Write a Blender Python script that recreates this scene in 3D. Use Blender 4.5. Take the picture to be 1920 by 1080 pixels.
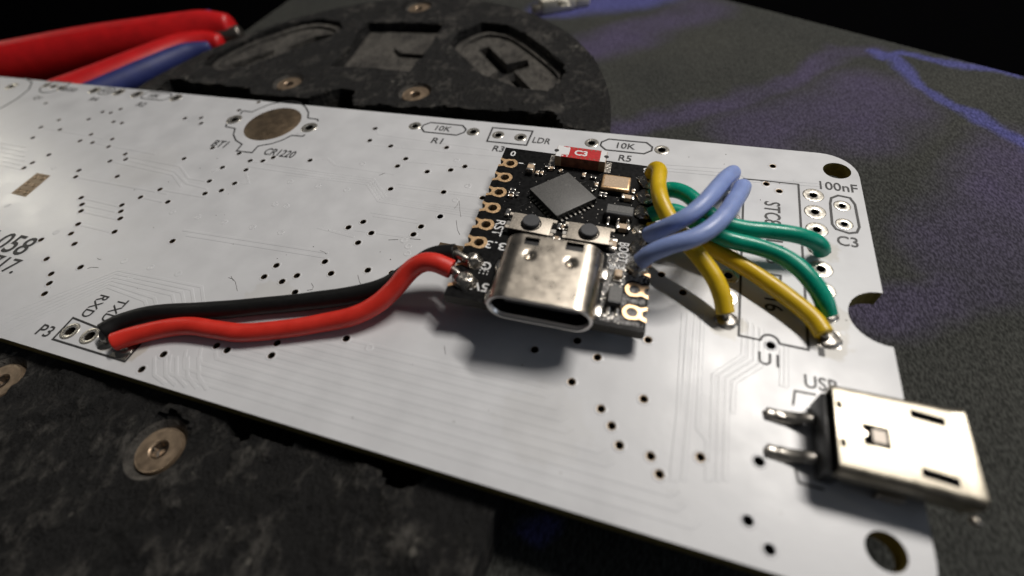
import bpy, bmesh, math, random
from mathutils import Vector, Matrix, noise
random.seed(7)
# ---------------------------------------------------------------- clear, camera, world, lamps  (1 unit = 1 mm)
for o in list(bpy.data.objects): bpy.data.objects.remove(o)
sc = bpy.context.scene
COL = sc.collection
sc.unit_settings.system = 'METRIC'
sc.unit_settings.scale_length = 0.001
cam_d = bpy.data.cameras.new('camera')
cam = bpy.data.objects.new('camera', cam_d); COL.objects.link(cam)
cam.matrix_world = Matrix(((0.94968, -0.17757, 0.25804, -14.785),
                           (0.29900, 0.75946, -0.57778, -26.256),
                           (-0.09337, 0.62586, 0.77433, 34.184),
                           (0, 0, 0, 1)))
cam_d.sensor_width = 36; cam_d.lens = 36 * 888.9 / 1920
cam_d.clip_start = 0.5; cam_d.clip_end = 6000
cam_d.dof.use_dof = True; cam_d.dof.focus_distance = 50.0
cam_d.dof.aperture_fstop = cam_d.lens * 0.001 / 0.95      # iris about 1.1 mm across
sc.camera = cam
world = bpy.data.worlds.new('World'); sc.world = world; world.use_nodes = True
bg = world.node_tree.nodes['Background']
bg.inputs[0].default_value = (0.62, 0.66, 0.74, 1); bg.inputs[1].default_value = 0.045
def lamp(name, loc, target, size, power, color, sy=None):
    d = bpy.data.lights.new(name, 'AREA'); d.energy = power; d.color = color
    d.shape = 'RECTANGLE' if sy else 'DISK'; d.size = size
    if sy: d.size_y = sy
    o = bpy.data.objects.new(name, d); COL.objects.link(o); o.location = loc
    o.rotation_euler = (Vector(target) - Vector(loc)).to_track_quat('-Z', 'Y').to_euler()
    return o
kl = lamp('desk_lamp', (81, 143, 260), (-15, 0, 0), 130, 9.3e5, (1.0, 0.95, 0.89), 15)
# a bar lamp: its long side runs along (0.86, -0.51), which smears the shadows that way
_z = (Vector((81, 143, 260)) - Vector((-15, 0, 0))).normalized(); _x = Vector((.8626, -.5058, 0)); _x = (_x - _z * _x.dot(_z)).normalized(); _y = _z.cross(_x)
kl.rotation_euler = Matrix((_x, _y, _z)).transposed().to_euler()
lamp('window_light', (-500, 130, 172), (-80, 3, 0), 60, 1.1e5, (1.0, 0.95, 0.82))
lamp('monitor_glow', (270, 0, 92), (-10, 0, 0), 170, 9.0e4, (0.74, 0.84, 1.0), 90)
vs = sc.view_settings
vs.view_transform = 'Standard'; vs.look = 'None'; vs.gamma = 1; vs.use_curve_mapping = False; vs.exposure = 0.0
sc.render.engine = 'CYCLES'
sc.cycles.use_denoising = True
sc.cycles.max_bounces = 8
# ---------------------------------------------------------------- measured positions in mm on the board plane (x along the board, y across, top face z = 0)
VIAS = [(-113.03, 18.89),(-99.57, 18.3),(-97.84, 18.32),(-97.01, 19.53),(-105.42, 15.11),(-100.15, 16.17),(-95.01, 16.25),(-93.25, 16.2),(-106.69, 12.95),(-102.55, 12.96),(-95.82, 12.78),(-105.22, 10.38),(-96.16, 11.1),(-93.64, 11.09),(-91.1, 12.38),(-90.03, 10.69),(-98.02, 7.36),(-98.84, 5.35),(-99.01, 4.13),(-86.76, 7.92),(-85.75, 9.68),(-84.65, 8.68),(-89.67, 5.31),(-88.83, 4.08),(-82.65, 5.32),(-75.88, 10.41),(-83.99, 0.75),(-82.66, -0.27),(-81.66, -1.3),(-77.01, 0.73),(-76.15, -0.24),(-75.13, -1.3),(-79.86, -3.28),(-79.27, -4.79),(-77.24, -6.04),(-82.24, -6.45),(-73.88, -3.33),(-74.26, 4.28),(-75.71, 2.49),(-71.27, 2.49),(-65.39, -3.03),(-83.48, 18.98),(-80.89, 19.52),(-79.77, 18.23),(-74.35, 24.81),(-76.08, 22.3),(-73.44, 13.26),(-68.62, 12.84),(-68.87, 9.76),(-65.94, 11.73),(-64.14, 12.01),(-63.14, 12.93),(-57.69, 13.28),(-65.22, 9.93),(-68.67, 7.0),(-64.92, 7.27),(-67.48, 4.8),(-65.72, 5.74),(-78.51, -8.71),(-73.13, -8.76),(-75.77, -10.34),(-74.68, -11.45),(-73.86, -12.7),(-50.52, -13.36),(-49.18, -13.51),(-54.91, -15.41),(-55.75, -17.22),(-46.06, -1.84),(-50.94, -3.48),(-51.28, -5.13),(-47.91, -4.2),(-49.0, -5.24),(-44.53, -3.13),(-40.99, -1.88),(-38.38, -1.65),(-46.84, -6.13),(-38.93, -9.67),(-45.0, -11.69),(-44.72, -12.94),(-52.47, 21.29),(-51.85, 18.62),(-48.43, 17.97),(-41.01, 18.93),(-45.25, 15.84),(-45.63, 14.28),(-41.48, 13.95),(-38.75, 14.77),(-37.3, 15.73),(-44.49, 10.15),(-38.02, 10.83),(-33.26, 10.76),(-44.98, 4.4),(-46.2, 3.25),(-43.21, 3.0),(-43.94, 1.38),(-38.25, 5.06),(-38.56, 3.79),(-13.45, -3.44),(-17.15, -6.11),(-18.67, -8.8),(-13.08, -8.83),(-16.02, -10.44),(-15.03, -11.56),(-14.24, -12.86),(-12.02, -13.05),(-11.3, -14.14),(-8.74, -12.21),(-22.32, -6.66),(-19.08, -4.94),(-3.54, 21.95),(-4.22, 18.77),(-3.01, 17.83),(-13.22, 3.91),(-11.18, 2.23)]
BIGVIAS = [(-36.81, 6.96),(-4.97, -11.45),(-5.64, -15.54),(-4.39, -16.88),(-4.1, -1.65)]
DIMPLES = [(-79.3, 24.1),(-69.67, 9.07),(-57.74, 8.97),(-53.7, 8.91),(-55.57, 4.92),(-69.19, 1.06),(-65.3, 1.04),(-61.36, 0.97),(-57.39, 0.97),(-53.48, 0.93),(-81.5, -5.0),(-93.25, -2.57),(-94.16, 5.06),(-57.15, 4.91),(-68.73, -6.84),(-64.85, -6.9),(-60.99, -6.9),(-65.93, -8.62),(-38.37, 2.09),(-38.0, 1.14),(-36.4, -10.02),(-38.72, 16.71),(-35.64, 12.44),(-36.13, 9.85),(-39.21, 2.78),(-50.33, 13.95),(-49.74, 8.96)]
HEADER = [(-66.57, -15.7),(-64.0, -15.63),(-61.5, -15.68),(-59.13, -15.93)]
LDRP = [(-35.38, 22.62),(-32.4, 22.58)]
R1P = [(-47.2, 22.78),(-38.85, 22.76)]
R5P = [(-23.5, 22.89),(-15.31, 22.89)]
C3P = [(2.64, 16.66),(2.58, 14.02)]
R4P = [(-107.42, 23.78),(-102.02, 23.94),(-97.92, 23.81),(-89.74, 23.89)]
Q1P = [(-119.08, 23.88),(-117.12, 23.8),(-115.12, 23.57)]
BUZZ = [(-126.32, 22.59)]
BUZARC = [(-126.67, 25.52),(-123.34, 24.36),(-121.37, 22.23),(-120.44, 19.42),(-120.46, 16.14)]
BATP = [(-75.13, 19.98),(-62.18, 20.0)]
BATPAD = [(-72.03, 18.0),(-70.87, 16.82),(-69.09, 16.04),(-67.83, 15.93),(-66.04, 16.63),(-64.72, 18.0),(-64.51, 20.06),(-65.26, 22.04),(-66.58, 23.29),(-68.25, 23.96),(-69.54, 24.05),(-70.98, 23.47),(-72.04, 22.37),(-72.54, 20.56)]
BATOUT = [[(-75.09, 21.36),(-75.35, 22.25),(-73.6, 22.2),(-72.96, 23.27),(-72.01, 24.55),(-70.8, 25.31),(-69.05, 25.85),(-67.58, 25.67),(-65.83, 24.69),(-64.52, 23.41),(-63.75, 22.09),(-62.11, 22.03),(-61.74, 21.62)], [(-75.52, 18.75),(-75.13, 18.11),(-73.34, 17.96),(-72.52, 16.55),(-71.21, 15.44),(-69.6, 14.74),(-69.38, 13.27),(-66.84, 13.33),(-66.98, 14.79),(-65.32, 15.63),(-64.31, 16.6),(-63.59, 17.86),(-61.84, 17.93),(-61.76, 18.32)]]
PADRECT = [[(-95.24, -0.6),(-95.7, 3.63),(-93.02, 3.56),(-92.34, -0.73)], [(-35.24, 3.32),(-32.64, 3.29),(-32.31, 2.27),(-35.24, 1.62)]]
LDRBOX = [(-36.59, 24.04),(-31.24, 24.12),(-31.19, 21.08),(-36.35, 21.06)]
HDRBOX = [(-67.71, -14.36),(-67.49, -16.88),(-58.01, -16.98),(-58.04, -15.12)]
DIPOUT = [(-6.4, 19.19),(-1.15, 19.26),(-1.36, -1.37),(-6.49, -1.26)]
C3OUT = [(1.6, 16.81),(1.76, 17.67),(2.42, 18.19),(3.45, 18.01),(3.79, 17.1),(3.82, 13.84),(3.53, 13.04),(2.85, 12.8),(1.81, 13.14),(1.53, 13.77)]
USBOUT = [[(-1.08, -5.27),(-2.51, -5.33),(-2.67, -6.57)], [(-2.73, -11.36),(-2.54, -12.21),(-1.06, -12.25)]]
t10K1 = (-43.11, 22.68)
tR1 = (-42.77, 20.09)
tR3 = (-34.37, 19.81)
tLDR = (-29.57, 22.31)
t10K5 = (-19.31, 23.06)
tR5 = (-19.16, 20.56)
t100 = (2.71, 19.56)
tC3 = (2.62, 11.64)
tSTC = (-3.7, 15.63)
t16 = (-3.85, 1.53)
tU1 = (-4.27, -3.01)
tUSB = (-1.01, -4.17)
tCR = (-62.8, 13.96)
tBT = (-72.95, 14.27)
tP3 = (-69.19, -16.29)
tRXD = (-66.66, -12.62)
tTXD = (-64.04, -12.53)
tG = (-61.08, -11.89)
t8550 = (-112.79, 23.3)
tQ1 = (-116.5, 20.04)
tR4 = (-104.74, 21.36)
t472 = (-104.73, 23.87)
t10K2 = (-94.14, 23.83)
tR2 = (-94.3, 21.25)
t058a = (-85.07, -8.25)
t058b = (-80.97, -7.95)
t717 = (-80.31, -10.29)
t1 = (-0.45, -1.34)
RED = [(-59.52, -15.81, 0.95),(-58.24, -14.65, 0.85),(-55.92, -13.34, 0.85),(-53.41, -12.49, 0.95),(-51.2, -12.24, 0.85),(-48.44, -11.94, 0.8),(-45.13, -10.82, 0.8),(-41.5, -9.27, 0.95),(-38.76, -8.04, 1.25),(-36.89, -6.65, 1.7),(-35.62, -5.14, 2.5),(-34.6, -3.72, 3.4),(-33.43, -2.99, 4.1),(-32.19, -2.77, 4.3),(-30.69, -2.83, 3.9)]
BLACK = [(-61.48, -15.19, 1.0),(-60.73, -13.82, 0.9),(-58.8, -12.42, 0.85),(-55.36, -11.17, 0.8),(-51.27, -9.93, 0.8),(-46.92, -8.3, 0.8),(-42.52, -6.73, 0.95),(-39.06, -5.48, 1.3),(-36.67, -4.32, 1.9),(-34.72, -2.7, 2.8),(-33.06, -1.53, 3.6),(-31.05, -1.04, 3.9)]
YEL1 = [(-15.77, 13.87, 3.4),(-15.54, 13.62, 4.2),(-15.09, 12.49, 4.8),(-14.97, 10.54, 4.9),(-14.48, 8.36, 4.9),(-13.54, 6.76, 4.4),(-12.13, 5.17, 3.8),(-10.5, 3.78, 3.15),(-9.17, 2.46, 2.5),(-8.33, 1.24, 1.8),(-7.78, 0.14, 0.9)]
GRA = [(-15.36, 11.1, 2.9),(-14.57, 11.45, 3.4),(-13.39, 11.35, 3.8),(-12.15, 10.69, 3.9),(-10.87, 9.41, 3.8),(-9.37, 8.18, 3.5),(-7.3, 7.97, 3.2),(-5.07, 8.31, 3.0),(-2.88, 8.51, 2.8),(-1.35, 8.68, 2.3),(-0.46, 8.84, 1.6),(-0.02, 9.02, 0.9)]
GRB = [(-15.16, 8.59, 2.7),(-14.46, 8.85, 3.0),(-13.2, 9.14, 3.1),(-11.83, 8.54, 3.1),(-10.12, 7.44, 3.0),(-8.28, 6.65, 2.9),(-5.88, 6.35, 2.8),(-4.01, 5.68, 2.8),(-2.6, 4.62, 2.7),(-1.32, 3.36, 2.2),(-0.58, 2.5, 1.6),(-0.09, 1.96, 0.8)]
BLA = [(-14.96, 5.04, 3.6),(-14.01, 4.73, 4.8),(-12.88, 4.83, 5.8),(-11.77, 5.69, 6.3),(-10.72, 7.54, 6.4),(-9.81, 10.07, 6.0),(-8.95, 12.8, 5.0),(-8.34, 14.89, 3.8),(-8.15, 16.04, 2.3),(-8.01, 16.86, 1.0)]
BLB = [(-15.21, 1.81, 3.6),(-14.44, 2.03, 4.6),(-13.2, 2.39, 5.4),(-11.69, 2.95, 5.9),(-10.38, 4.14, 6.1),(-9.25, 6.16, 6.1),(-8.39, 8.84, 5.7),(-7.74, 11.51, 4.8),(-7.35, 13.07, 3.6),(-7.19, 14.03, 2.2),(-7.14, 14.67, 1.0)]
YEL2 = [(-15.1, 6.67, 2.6),(-13.93, 7.02, 2.5),(-12.24, 7.23, 2.1),(-10.51, 6.96, 1.7),(-8.59, 6.26, 1.45),(-6.33, 5.04, 1.35),(-4.18, 3.58, 1.2),(-2.37, 2.13, 1.1),(-1.23, 1.0, 1.0),(-0.53, -0.14, 0.85)]
ERED = [(-30.44, -2.87, 3.8),(-29.87, -3.21, 3.7),(-29.5, -3.58, 3.3)]
EBLACK = [(-30.65, -1.18, 3.8),(-30.02, -1.28, 3.7),(-29.7, -1.19, 3.4)]
DIPEND = [(0.14, 0.03),(0.39, 10.11),(0.41, 2.56),(-7.61, 0.05)]
CHAN = [(-99.39, 31.46),(-89.86, 31.42),(-81.94, 30.9),(-80.5, 29.59),(-69.68, 29.63),(-65.31, 33.13),(-62.97, 32.79),(-60.76, 28.9),(-48.69, 29.79),(-46.75, 31.23),(-43.85, 30.51),(-30.27, 31.29),(-28.32, 28.48),(-25.17, 28.11),(-26, 20.0),(-26, -15.0),(-23.57, -17.47),(-27.3, -17.92),(-28.19, -19.38),(-30.07, -20.12),(-31.4, -18.87),(-39.57, -19.2),(-42.58, -19.43),(-43.69, -20.11),(-44.89, -19.98),(-47.63, -17.67),(-50, -15.0),(-98, -15.0),(-98, 20.0)]
CRACK = [(-45.84, -25.74),(-44.45, -25.82),(-42.88, -25.56),(-39.87, -26.18),(-37.5, -26.63),(-36.39, -25.78),(-35.25, -25.62),(-34.57, -26.27),(-35.23, -26.13),(-37.09, -27.02),(-38.96, -26.72),(-40.66, -26.41),(-43.3, -26.82)]
OVAL = [(-96.01, 36.68),(-97.65, 39.56),(-95.96, 46.26),(-92.71, 51.54),(-89.0, 55.81),(-84.65, 57.63),(-79.65, 56.51),(-77.43, 53.82),(-78.01, 50.33),(-80.86, 46.76),(-84.0, 42.37),(-87.66, 37.66),(-91.79, 35.75)]
OVALBITS = [[(-93.35, 38.28),(-94.35, 40.82),(-90.53, 44.88),(-89.08, 46.91),(-87.74, 44.69),(-90.76, 40.32),(-90.46, 38.61)], [(-86.21, 46.24),(-86.78, 48.57),(-83.74, 52.79),(-80.31, 54.09),(-80.24, 50.61),(-83.09, 47.01)]]
QUAD = [(-73.47, 56.66),(-57.61, 57.37),(-57.07, 51.75),(-56.28, 44.91),(-56.49, 39.36),(-63.55, 40.07),(-71.42, 39.55),(-71.89, 46.73)]
QUADB = [(-64.6, 53.89),(-58.18, 55.38),(-57.44, 49.48),(-57.29, 47.15),(-62.29, 47.25),(-64.44, 49.25)]
CAPS = [(-53.42, 49.43),(-53.88, 53.86),(-50.62, 58.39),(-45.53, 57.82),(-39.91, 53.3),(-32.31, 45.21),(-31.05, 41.74),(-31.5, 38.94),(-32.96, 36.43),(-37.44, 37.15),(-44.07, 40.14),(-49.06, 44.89)]
CROSS = [(-49.41, 52.0),(-47.99, 53.46),(-42.65, 47.58),(-39.63, 49.52),(-38.56, 47.21),(-40.76, 45.41),(-34.51, 38.21),(-35.65, 37.19),(-41.49, 43.41),(-43.7, 41.28),(-44.84, 42.27),(-43.44, 45.11)]
SCREWS = [(-76.25, 33.88),(-52.83, 33.85),(-66.2, 64.35),(-50.53, -22.46),(-71.54, -21.47),(-99.95, 65.15)]
PL1 = [(-159.05, 26.93, 0.0),(-145.88, 34.62, 0.0),(-132.92, 42.92, 0.0),(-120.44, 49.37, 0.0),(-111.88, 54.07, 0.0),(-107.14, 55.41, 0.0)]
PL2 = [(-128.62, 13.13, -3.0),(-125.43, 23.0, -3.0),(-121.29, 31.16, -3.0),(-117.64, 39.51, -3.0),(-114.18, 47.61, -3.0),(-110.67, 50.83, -3.0),(-107.53, 51.59, -3.0)]
MATEDGE = [(-27.38, 93.18),(-5.25, 79.73),(31.63, 57.31),(61.13, 39.37)]
VEINS = [([(-21.83, 35.26),(-13.34, 41.17),(-6.91, 44.85),(-1.74, 50.59),(5.55, 57.67),(9.52, 63.09),(14.2, 63.99)], 2.2, 'p'),([(14.2, 63.99),(16.23, 61.29),(17.67, 53.84),(21.61, 47.67),(24.37, 43.87),(27.02, 39.89)], 1.1, 'b'),([(14.92, 61.56),(18.12, 62.72),(22.7, 60.81),(29.91, 58.62)], 1.1, 'b'),([(-3.49, 38.22),(6.31, 45.42),(11.43, 49.51),(11.9, 48.22)], 6.5, 'p'),([(7.48, 41.19),(12.04, 46.92)], 7, 'p'),([(16.96, 19.49),(21.87, 26.34),(27.05, 36.33)], 6, 'p'),([(6.19, 9.03),(12.42, 11.85),(19.4, 17.68)], 3.0, 'p'),([(-43.66, 74.78),(-30.37, 79.47),(-20.37, 83.96)], 4, 'b'),([(-30.59, 60.91),(-21.92, 68.75),(-12.83, 78.17)], 5, 'p'),([(-19.67, -19.91),(-18.89, -18.91)], 1.0, 'b')]
BITS = [(-41.01, 75.46),(-37.7, 66.83)]
TRACES = [[(-60.23, 11.55),(-47.53, 11.54),(-44.32, 8.74),(-31.07, 8.84)], [(-59.9, 11.07),(-47.62, 11.16),(-44.51, 8.45),(-30.94, 8.45)], [(-59.58, 10.6),(-47.7, 10.79),(-44.7, 8.16),(-30.81, 8.06)], [(-59.25, 10.13),(-47.79, 10.41),(-44.89, 7.88),(-30.68, 7.68)], [(-51.61, 20.18),(-35.47, 19.51)], [(-51.4, 17.8),(-33.56, 18.39)], [(-44.93, 15.41),(-34.15, 15.73)], [(-44.0, 11.2),(-34.0, 11.23)], [(-43.62, 10.73),(-33.87, 10.88)], [(-44.32, 5.54),(-38.77, 5.55)], [(-45.32, 3.05),(-38.73, 3.36)], [(-57.67, 13.27),(-55.63, 14.11),(-53.71, 12.98),(-45.25, 12.76)], [(-52.47, 21.29),(-51.51, 20.33)], [(-44.87, 6.02),(-39.14, 6.04)], [(-43.04, 3.16),(-39.11, 3.28)], [(-49.69, 2.5),(-44.77, 2.06)], [(-10.47, 0.1),(-10.23, -9.24),(-10.24, -14.31)], [(-9.91, 0.23),(-9.74, -9.11),(-9.75, -14.17)], [(-9.39, 0.36),(-9.08, -10.15),(-8.38, -10.84),(-8.21, -13.73)], [(-6.09, 0.61),(-6.13, -3.11),(-8.22, -5.42),(-7.97, -13.66)], [(-5.64, 0.32),(-5.65, -3.35),(-7.7, -5.51),(-7.53, -13.54)], [(-5.19, 0.03),(-5.23, -3.54),(-7.19, -5.61),(-7.09, -13.41)], [(-4.75, -0.12),(-4.82, -3.72),(-6.72, -5.71),(-6.76, -7.68),(-6.74, -8.3)], [(-3.3, -1.78),(-3.4, -5.17)], [(-2.97, -1.45),(-3.09, -5.2)], [(-4.8, -0.14),(-4.62, -1.37)], [(-10.94, -0.02),(-10.5, -9.31),(-10.49, -14.38)], [(-76.12, -16.25),(-68.3, -8.07),(-57.09, -7.81),(-54.93, -9.9)], [(-75.57, -16.64),(-68.15, -8.52),(-57.87, -8.36),(-55.94, -10.14)], [(-75.03, -17.03),(-68.0, -8.96),(-58.65, -8.91),(-56.95, -10.39)], [(-74.5, -17.41),(-67.85, -9.4),(-59.42, -9.46),(-57.97, -10.63)], [(-73.98, -17.79),(-67.71, -9.83),(-61.09, -10.22),(-59.88, -11.09)], [(-73.47, -18.16),(-67.56, -10.25),(-61.85, -10.76),(-60.91, -11.34)], [(-55.6, -15.86),(-54.13, -17.37),(-52.41, -17.82)], [(-54.53, -15.59),(-53.05, -17.14),(-51.36, -17.69)], [(-53.47, -15.31),(-51.99, -16.92),(-50.32, -17.55)], [(-52.41, -15.05),(-50.93, -16.7),(-49.29, -17.41)], [(-51.37, -14.78),(-49.87, -16.49),(-48.27, -17.28)], [(-83.99, 0.75),(-76.26, 0.43)], [(-82.66, -0.27),(-75.91, -0.44)], [(-81.66, -1.3),(-75.08, -1.5)], [(-88.8, 4.09),(-72.51, 3.78)], [(-79.86, -3.28),(-73.82, -3.46)], [(-74.26, 4.28),(-66.89, 4.23)], [(-75.54, 2.52),(-70.27, 2.28)], [(-85.57, 9.35),(-75.24, 8.89),(-72.03, 6.95),(-68.38, 6.95)], [(-84.88, 8.68),(-75.13, 7.81),(-71.47, 6.01),(-67.86, 5.69)], [(-86.65, 7.94),(-74.8, 7.14),(-71.66, 5.29)], [(-65.45, -1.25),(-46.38, -0.61)], [(-64.38, -1.87),(-45.98, -1.26)], [(-66.09, 11.66),(-53.48, 11.46)], [(-65.59, 10.65),(-52.92, 10.55)], [(-64.85, 7.28),(-62.99, 7.63),(-65.1, 9.66)], [(-93.64, 11.09),(-81.06, 10.54)], [(-106.69, 12.95),(-92.71, 12.29)], [(-110.28, 8.46),(-108.23, 8.36),(-103.92, 8.23)], [(-109.0, 7.53),(-106.75, 7.44),(-102.7, 7.29)], [(-107.75, 6.62),(-105.31, 6.54),(-101.51, 6.37)], [(-106.52, 5.74),(-103.91, 5.66),(-100.35, 5.48)], [(-105.33, 4.87),(-102.54, 4.8),(-99.21, 4.61)], [(-104.16, 4.03),(-101.2, 3.97),(-98.1, 3.76)], [(-14.86, 19.66),(-8.17, 20.02),(-6.61, 18.87),(1.22, 19.45)], [(-14.93, 20.28),(-7.63, 20.73),(-6.2, 19.42),(1.25, 19.91)], [(-14.8, 19.16),(-9.0, 19.38)]]
FIBRES = [[(-72.11, -8.73),(-71.79, -8.46),(-70.92, -8.3)], [(-72.33, -7.22),(-71.93, -7.3),(-71.69, -7.23)], [(-55.02, -6.11),(-54.47, -6.13),(-53.89, -6.41),(-52.87, -7.37)], [(-54.85, -5.88),(-54.24, -6.31)], [(-45.76, -5.63),(-45.26, -5.44),(-45.36, -5.08),(-45.8, -4.72)], [(-41.67, -2.67),(-41.02, -3.46),(-40.56, -3.81)], [(-47.45, -0.56),(-46.79, -0.68),(-46.46, -0.86)], [(-40.82, 2.46),(-39.83, 2.73)], [(-29.95, -8.21),(-29.53, -8.96)], [(-38.62, 3.12),(-37.44, 3.25)], [(-35.71, 8.48),(-35.6, 9.09),(-35.7, 9.87),(-35.05, 8.41),(-34.51, 7.37)], [(-47.06, 12.2),(-46.54, 12.75)], [(-34.81, 6.75),(-34.14, 5.42),(-33.63, 4.81)]]
# ---------------------------------------------------------------- materials
def new_mat(name):
    m = bpy.data.materials.new(name); m.use_nodes = True
    nt = m.node_tree; b = nt.nodes['Principled BSDF']
    return m, nt, b
def N(nt, t, **kw):
    n = nt.nodes.new(t)
    for k, v in kw.items(): setattr(n, k, v)
    return n
def coords(nt): return N(nt, 'ShaderNodeTexCoord').outputs['Object']
def mat(name, col, rough=.5, metal=0., spec=.5, nscale=0, ncol=.0, bump=0., bscale=None, rvar=0., coat=0., sss=0., detail=4., bdist=.1, crough=.12):
    m, nt, b = new_mat(name)
    b.inputs['Base Color'].default_value = (*col, 1); b.inputs['Roughness'].default_value = rough
    b.inputs['Metallic'].default_value = metal; b.inputs['Specular IOR Level'].default_value = spec
    b.inputs['Coat Weight'].default_value = coat; b.inputs['Coat Roughness'].default_value = crough
    if sss:
        b.inputs['Subsurface Weight'].default_value = sss
        b.inputs['Subsurface Radius'].default_value = (.5, .3, .2)
        b.inputs['Subsurface Scale'].default_value = .6
    if nscale or bump:
        co = coords(nt)
        n = N(nt, 'ShaderNodeTexNoise'); n.inputs['Scale'].default_value = nscale or 1; n.inputs['Detail'].default_value = detail
        nt.links.new(co, n.inputs['Vector'])
        if ncol:
            mx = N(nt, 'ShaderNodeMix', data_type='RGBA')
            mx.inputs[6].default_value = (*[c * (1 - ncol) for c in col], 1)
            mx.inputs[7].default_value = (*[min(1, c * (1 + ncol)) for c in col], 1)
            rp = N(nt, 'ShaderNodeValToRGB'); rp.color_ramp.elements[0].position = .3; rp.color_ramp.elements[1].position = .7
            nt.links.new(n.outputs['Fac'], rp.inputs[0]); nt.links.new(rp.outputs[0], mx.inputs[0])
            nt.links.new(mx.outputs[2], b.inputs['Base Color'])
        if rvar:
            mr = N(nt, 'ShaderNodeMapRange'); mr.inputs[3].default_value = max(.02, rough - rvar); mr.inputs[4].default_value = min(1, rough + rvar)
            mr.inputs[1].default_value = .3; mr.inputs[2].default_value = .7
            nt.links.new(n.outputs['Fac'], mr.inputs[0]); nt.links.new(mr.outputs[0], b.inputs['Roughness'])
        if bump:
            n2 = N(nt, 'ShaderNodeTexNoise'); n2.inputs['Scale'].default_value = bscale or nscale; n2.inputs['Detail'].default_value = detail
            nt.links.new(co, n2.inputs['Vector'])
            bp = N(nt, 'ShaderNodeBump'); bp.inputs['Strength'].default_value = bump; bp.inputs['Distance'].default_value = bdist
            nt.links.new(n2.outputs['Fac'], bp.inputs['Height']); nt.links.new(bp.outputs[0], b.inputs['Normal'])
    return m
M = {}
M['mask'] = mat('white_solder_mask', (.585, .59, .605), .43, nscale=.30, ncol=.05, rvar=.10, bump=.16, bscale=1.1, bdist=.07, coat=.30, crough=.26)
M['mask_plain'] = M['mask'].copy()
def stains(m, spots):
    nt = m.node_tree; b = nt.nodes['Principled BSDF']; prev = b.inputs['Base Color'].links[0].from_socket; co = coords(nt)
    nz = N(nt, 'ShaderNodeTexNoise'); nz.inputs['Scale'].default_value = .9; nz.inputs['Detail'].default_value = 5; nt.links.new(co, nz.inputs['Vector'])
    for (x, y, rad, k) in spots:
        d = N(nt, 'ShaderNodeVectorMath', operation='DISTANCE'); d.inputs[1].default_value = (x, y, 0); nt.links.new(co, d.inputs[0])
        a = N(nt, 'ShaderNodeMath', operation='MULTIPLY_ADD'); a.inputs[1].default_value = rad * 1.3; nt.links.new(nz.outputs['Fac'], a.inputs[0]); nt.links.new(d.outputs['Value'], a.inputs[2])
        mr = N(nt, 'ShaderNodeMapRange', interpolation_type='SMOOTHSTEP'); mr.inputs[1].default_value = rad * 1.75; mr.inputs[2].default_value = rad * 1.45; mr.inputs[4].default_value = k; nt.links.new(a.outputs[0], mr.inputs[0])
        c = N(nt, 'ShaderNodeMix', data_type='RGBA'); c.inputs[7].default_value = (.40, .36, .27, 1); nt.links.new(mr.outputs[0], c.inputs[0]); nt.links.new(prev, c.inputs[6]); prev = c.outputs[2]
    nt.links.new(prev, b.inputs['Base Color'])
stains(M['mask'], [(-7.4, -.3, 1.5, .5), (.3, -.2, 1.6, .5), (.6, 2.4, 1.5, .4), (-58.4, -15.8, 1.5, .5), (-61, -15.4, 1.3, .4), (-49, -7.6, 2.6, .16), (-30, 14, 3.0, .08), (-20, -12.5, 3.5, .07), (-10, 6, 3.5, .12), (-80, 8, 4.5, .07), (.5, 10, 1.4, .4)])
M['fr4'] = mat('glass_fibre_edge', (.24, .19, .05), .55, nscale=3, ncol=.3)
M['silk'] = mat('black_print', (.025, .025, .026), .55, nscale=6, ncol=.3)
M['tin'] = mat('tinned_copper', (.70, .66, .58), .30, .85, nscale=3, rvar=.08, bump=.12, bscale=4, bdist=.04)
M['drab'] = mat('bare_gold_finish', (.30, .225, .15), .50, 1., nscale=.8, ncol=.12, rvar=.05)
M['gold'] = mat('gold_finish', (.78, .52, .29), .38, .65, nscale=4, ncol=.12, rvar=.08)
M['solder'] = mat('solder', (.58, .54, .48), .30, 1., nscale=4, rvar=.08, bump=.5, bscale=3.5, bdist=.08)
M['barrel'] = mat('hole_barrel', (.20, .15, .10), .45, .8)
M['blackmask'] = mat('black_solder_mask', (.006, .006, .0063), .42, nscale=2.5, ncol=.4, rvar=.1, bump=.2, bscale=9, bdist=.03, spec=.10)
M['blackedge'] = mat('dark_board_edge', (.030, .025, .016), .6, nscale=5, ncol=.4)
M['white'] = mat('white_print', (.68, .68, .68), .5)
M['epoxy'] = mat('chip_epoxy', (.100, .098, .094), .52, nscale=11, ncol=.55, rvar=.14, bump=.6, bscale=12, bdist=.03)
M['chipside'] = mat('chip_side', (.010, .010, .010), .5)
M['nickel'] = mat('nickel_shell', (.58, .52, .44), .31, 1., nscale=1.1, ncol=.10, rvar=.045, bump=.10, bscale=7, bdist=.03)
M['cream_nickel'] = mat('bright_nickel_shell', (.38, .345, .28), .36, .9, nscale=1.4, ncol=.14, rvar=.08, bump=.08, bscale=6, bdist=.03)
M['lip'] = mat('shell_rim', (.72, .69, .66), .34, 1.)
M['plastic'] = mat('black_plastic', (.012, .012, .013), .38, nscale=3, rvar=.1)
M['btnplate'] = mat('brushed_switch_plate', (.50, .45, .385), .55, .75, nscale=7, ncol=.25, rvar=.1, bump=.35, bscale=14, bdist=.03)
M['rubber'] = mat('switch_button_plastic', (.045, .046, .05), .5, nscale=10, ncol=.3, bump=.3, bscale=12, bdist=.02)
M['ceramic'] = mat('tan_ceramic', (.42, .29, .17), .5, nscale=2, ncol=.25)
M['antbody'] = mat('antenna_body', (.24, .085, .045), .5, nscale=1.6, ncol=.5)
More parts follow.
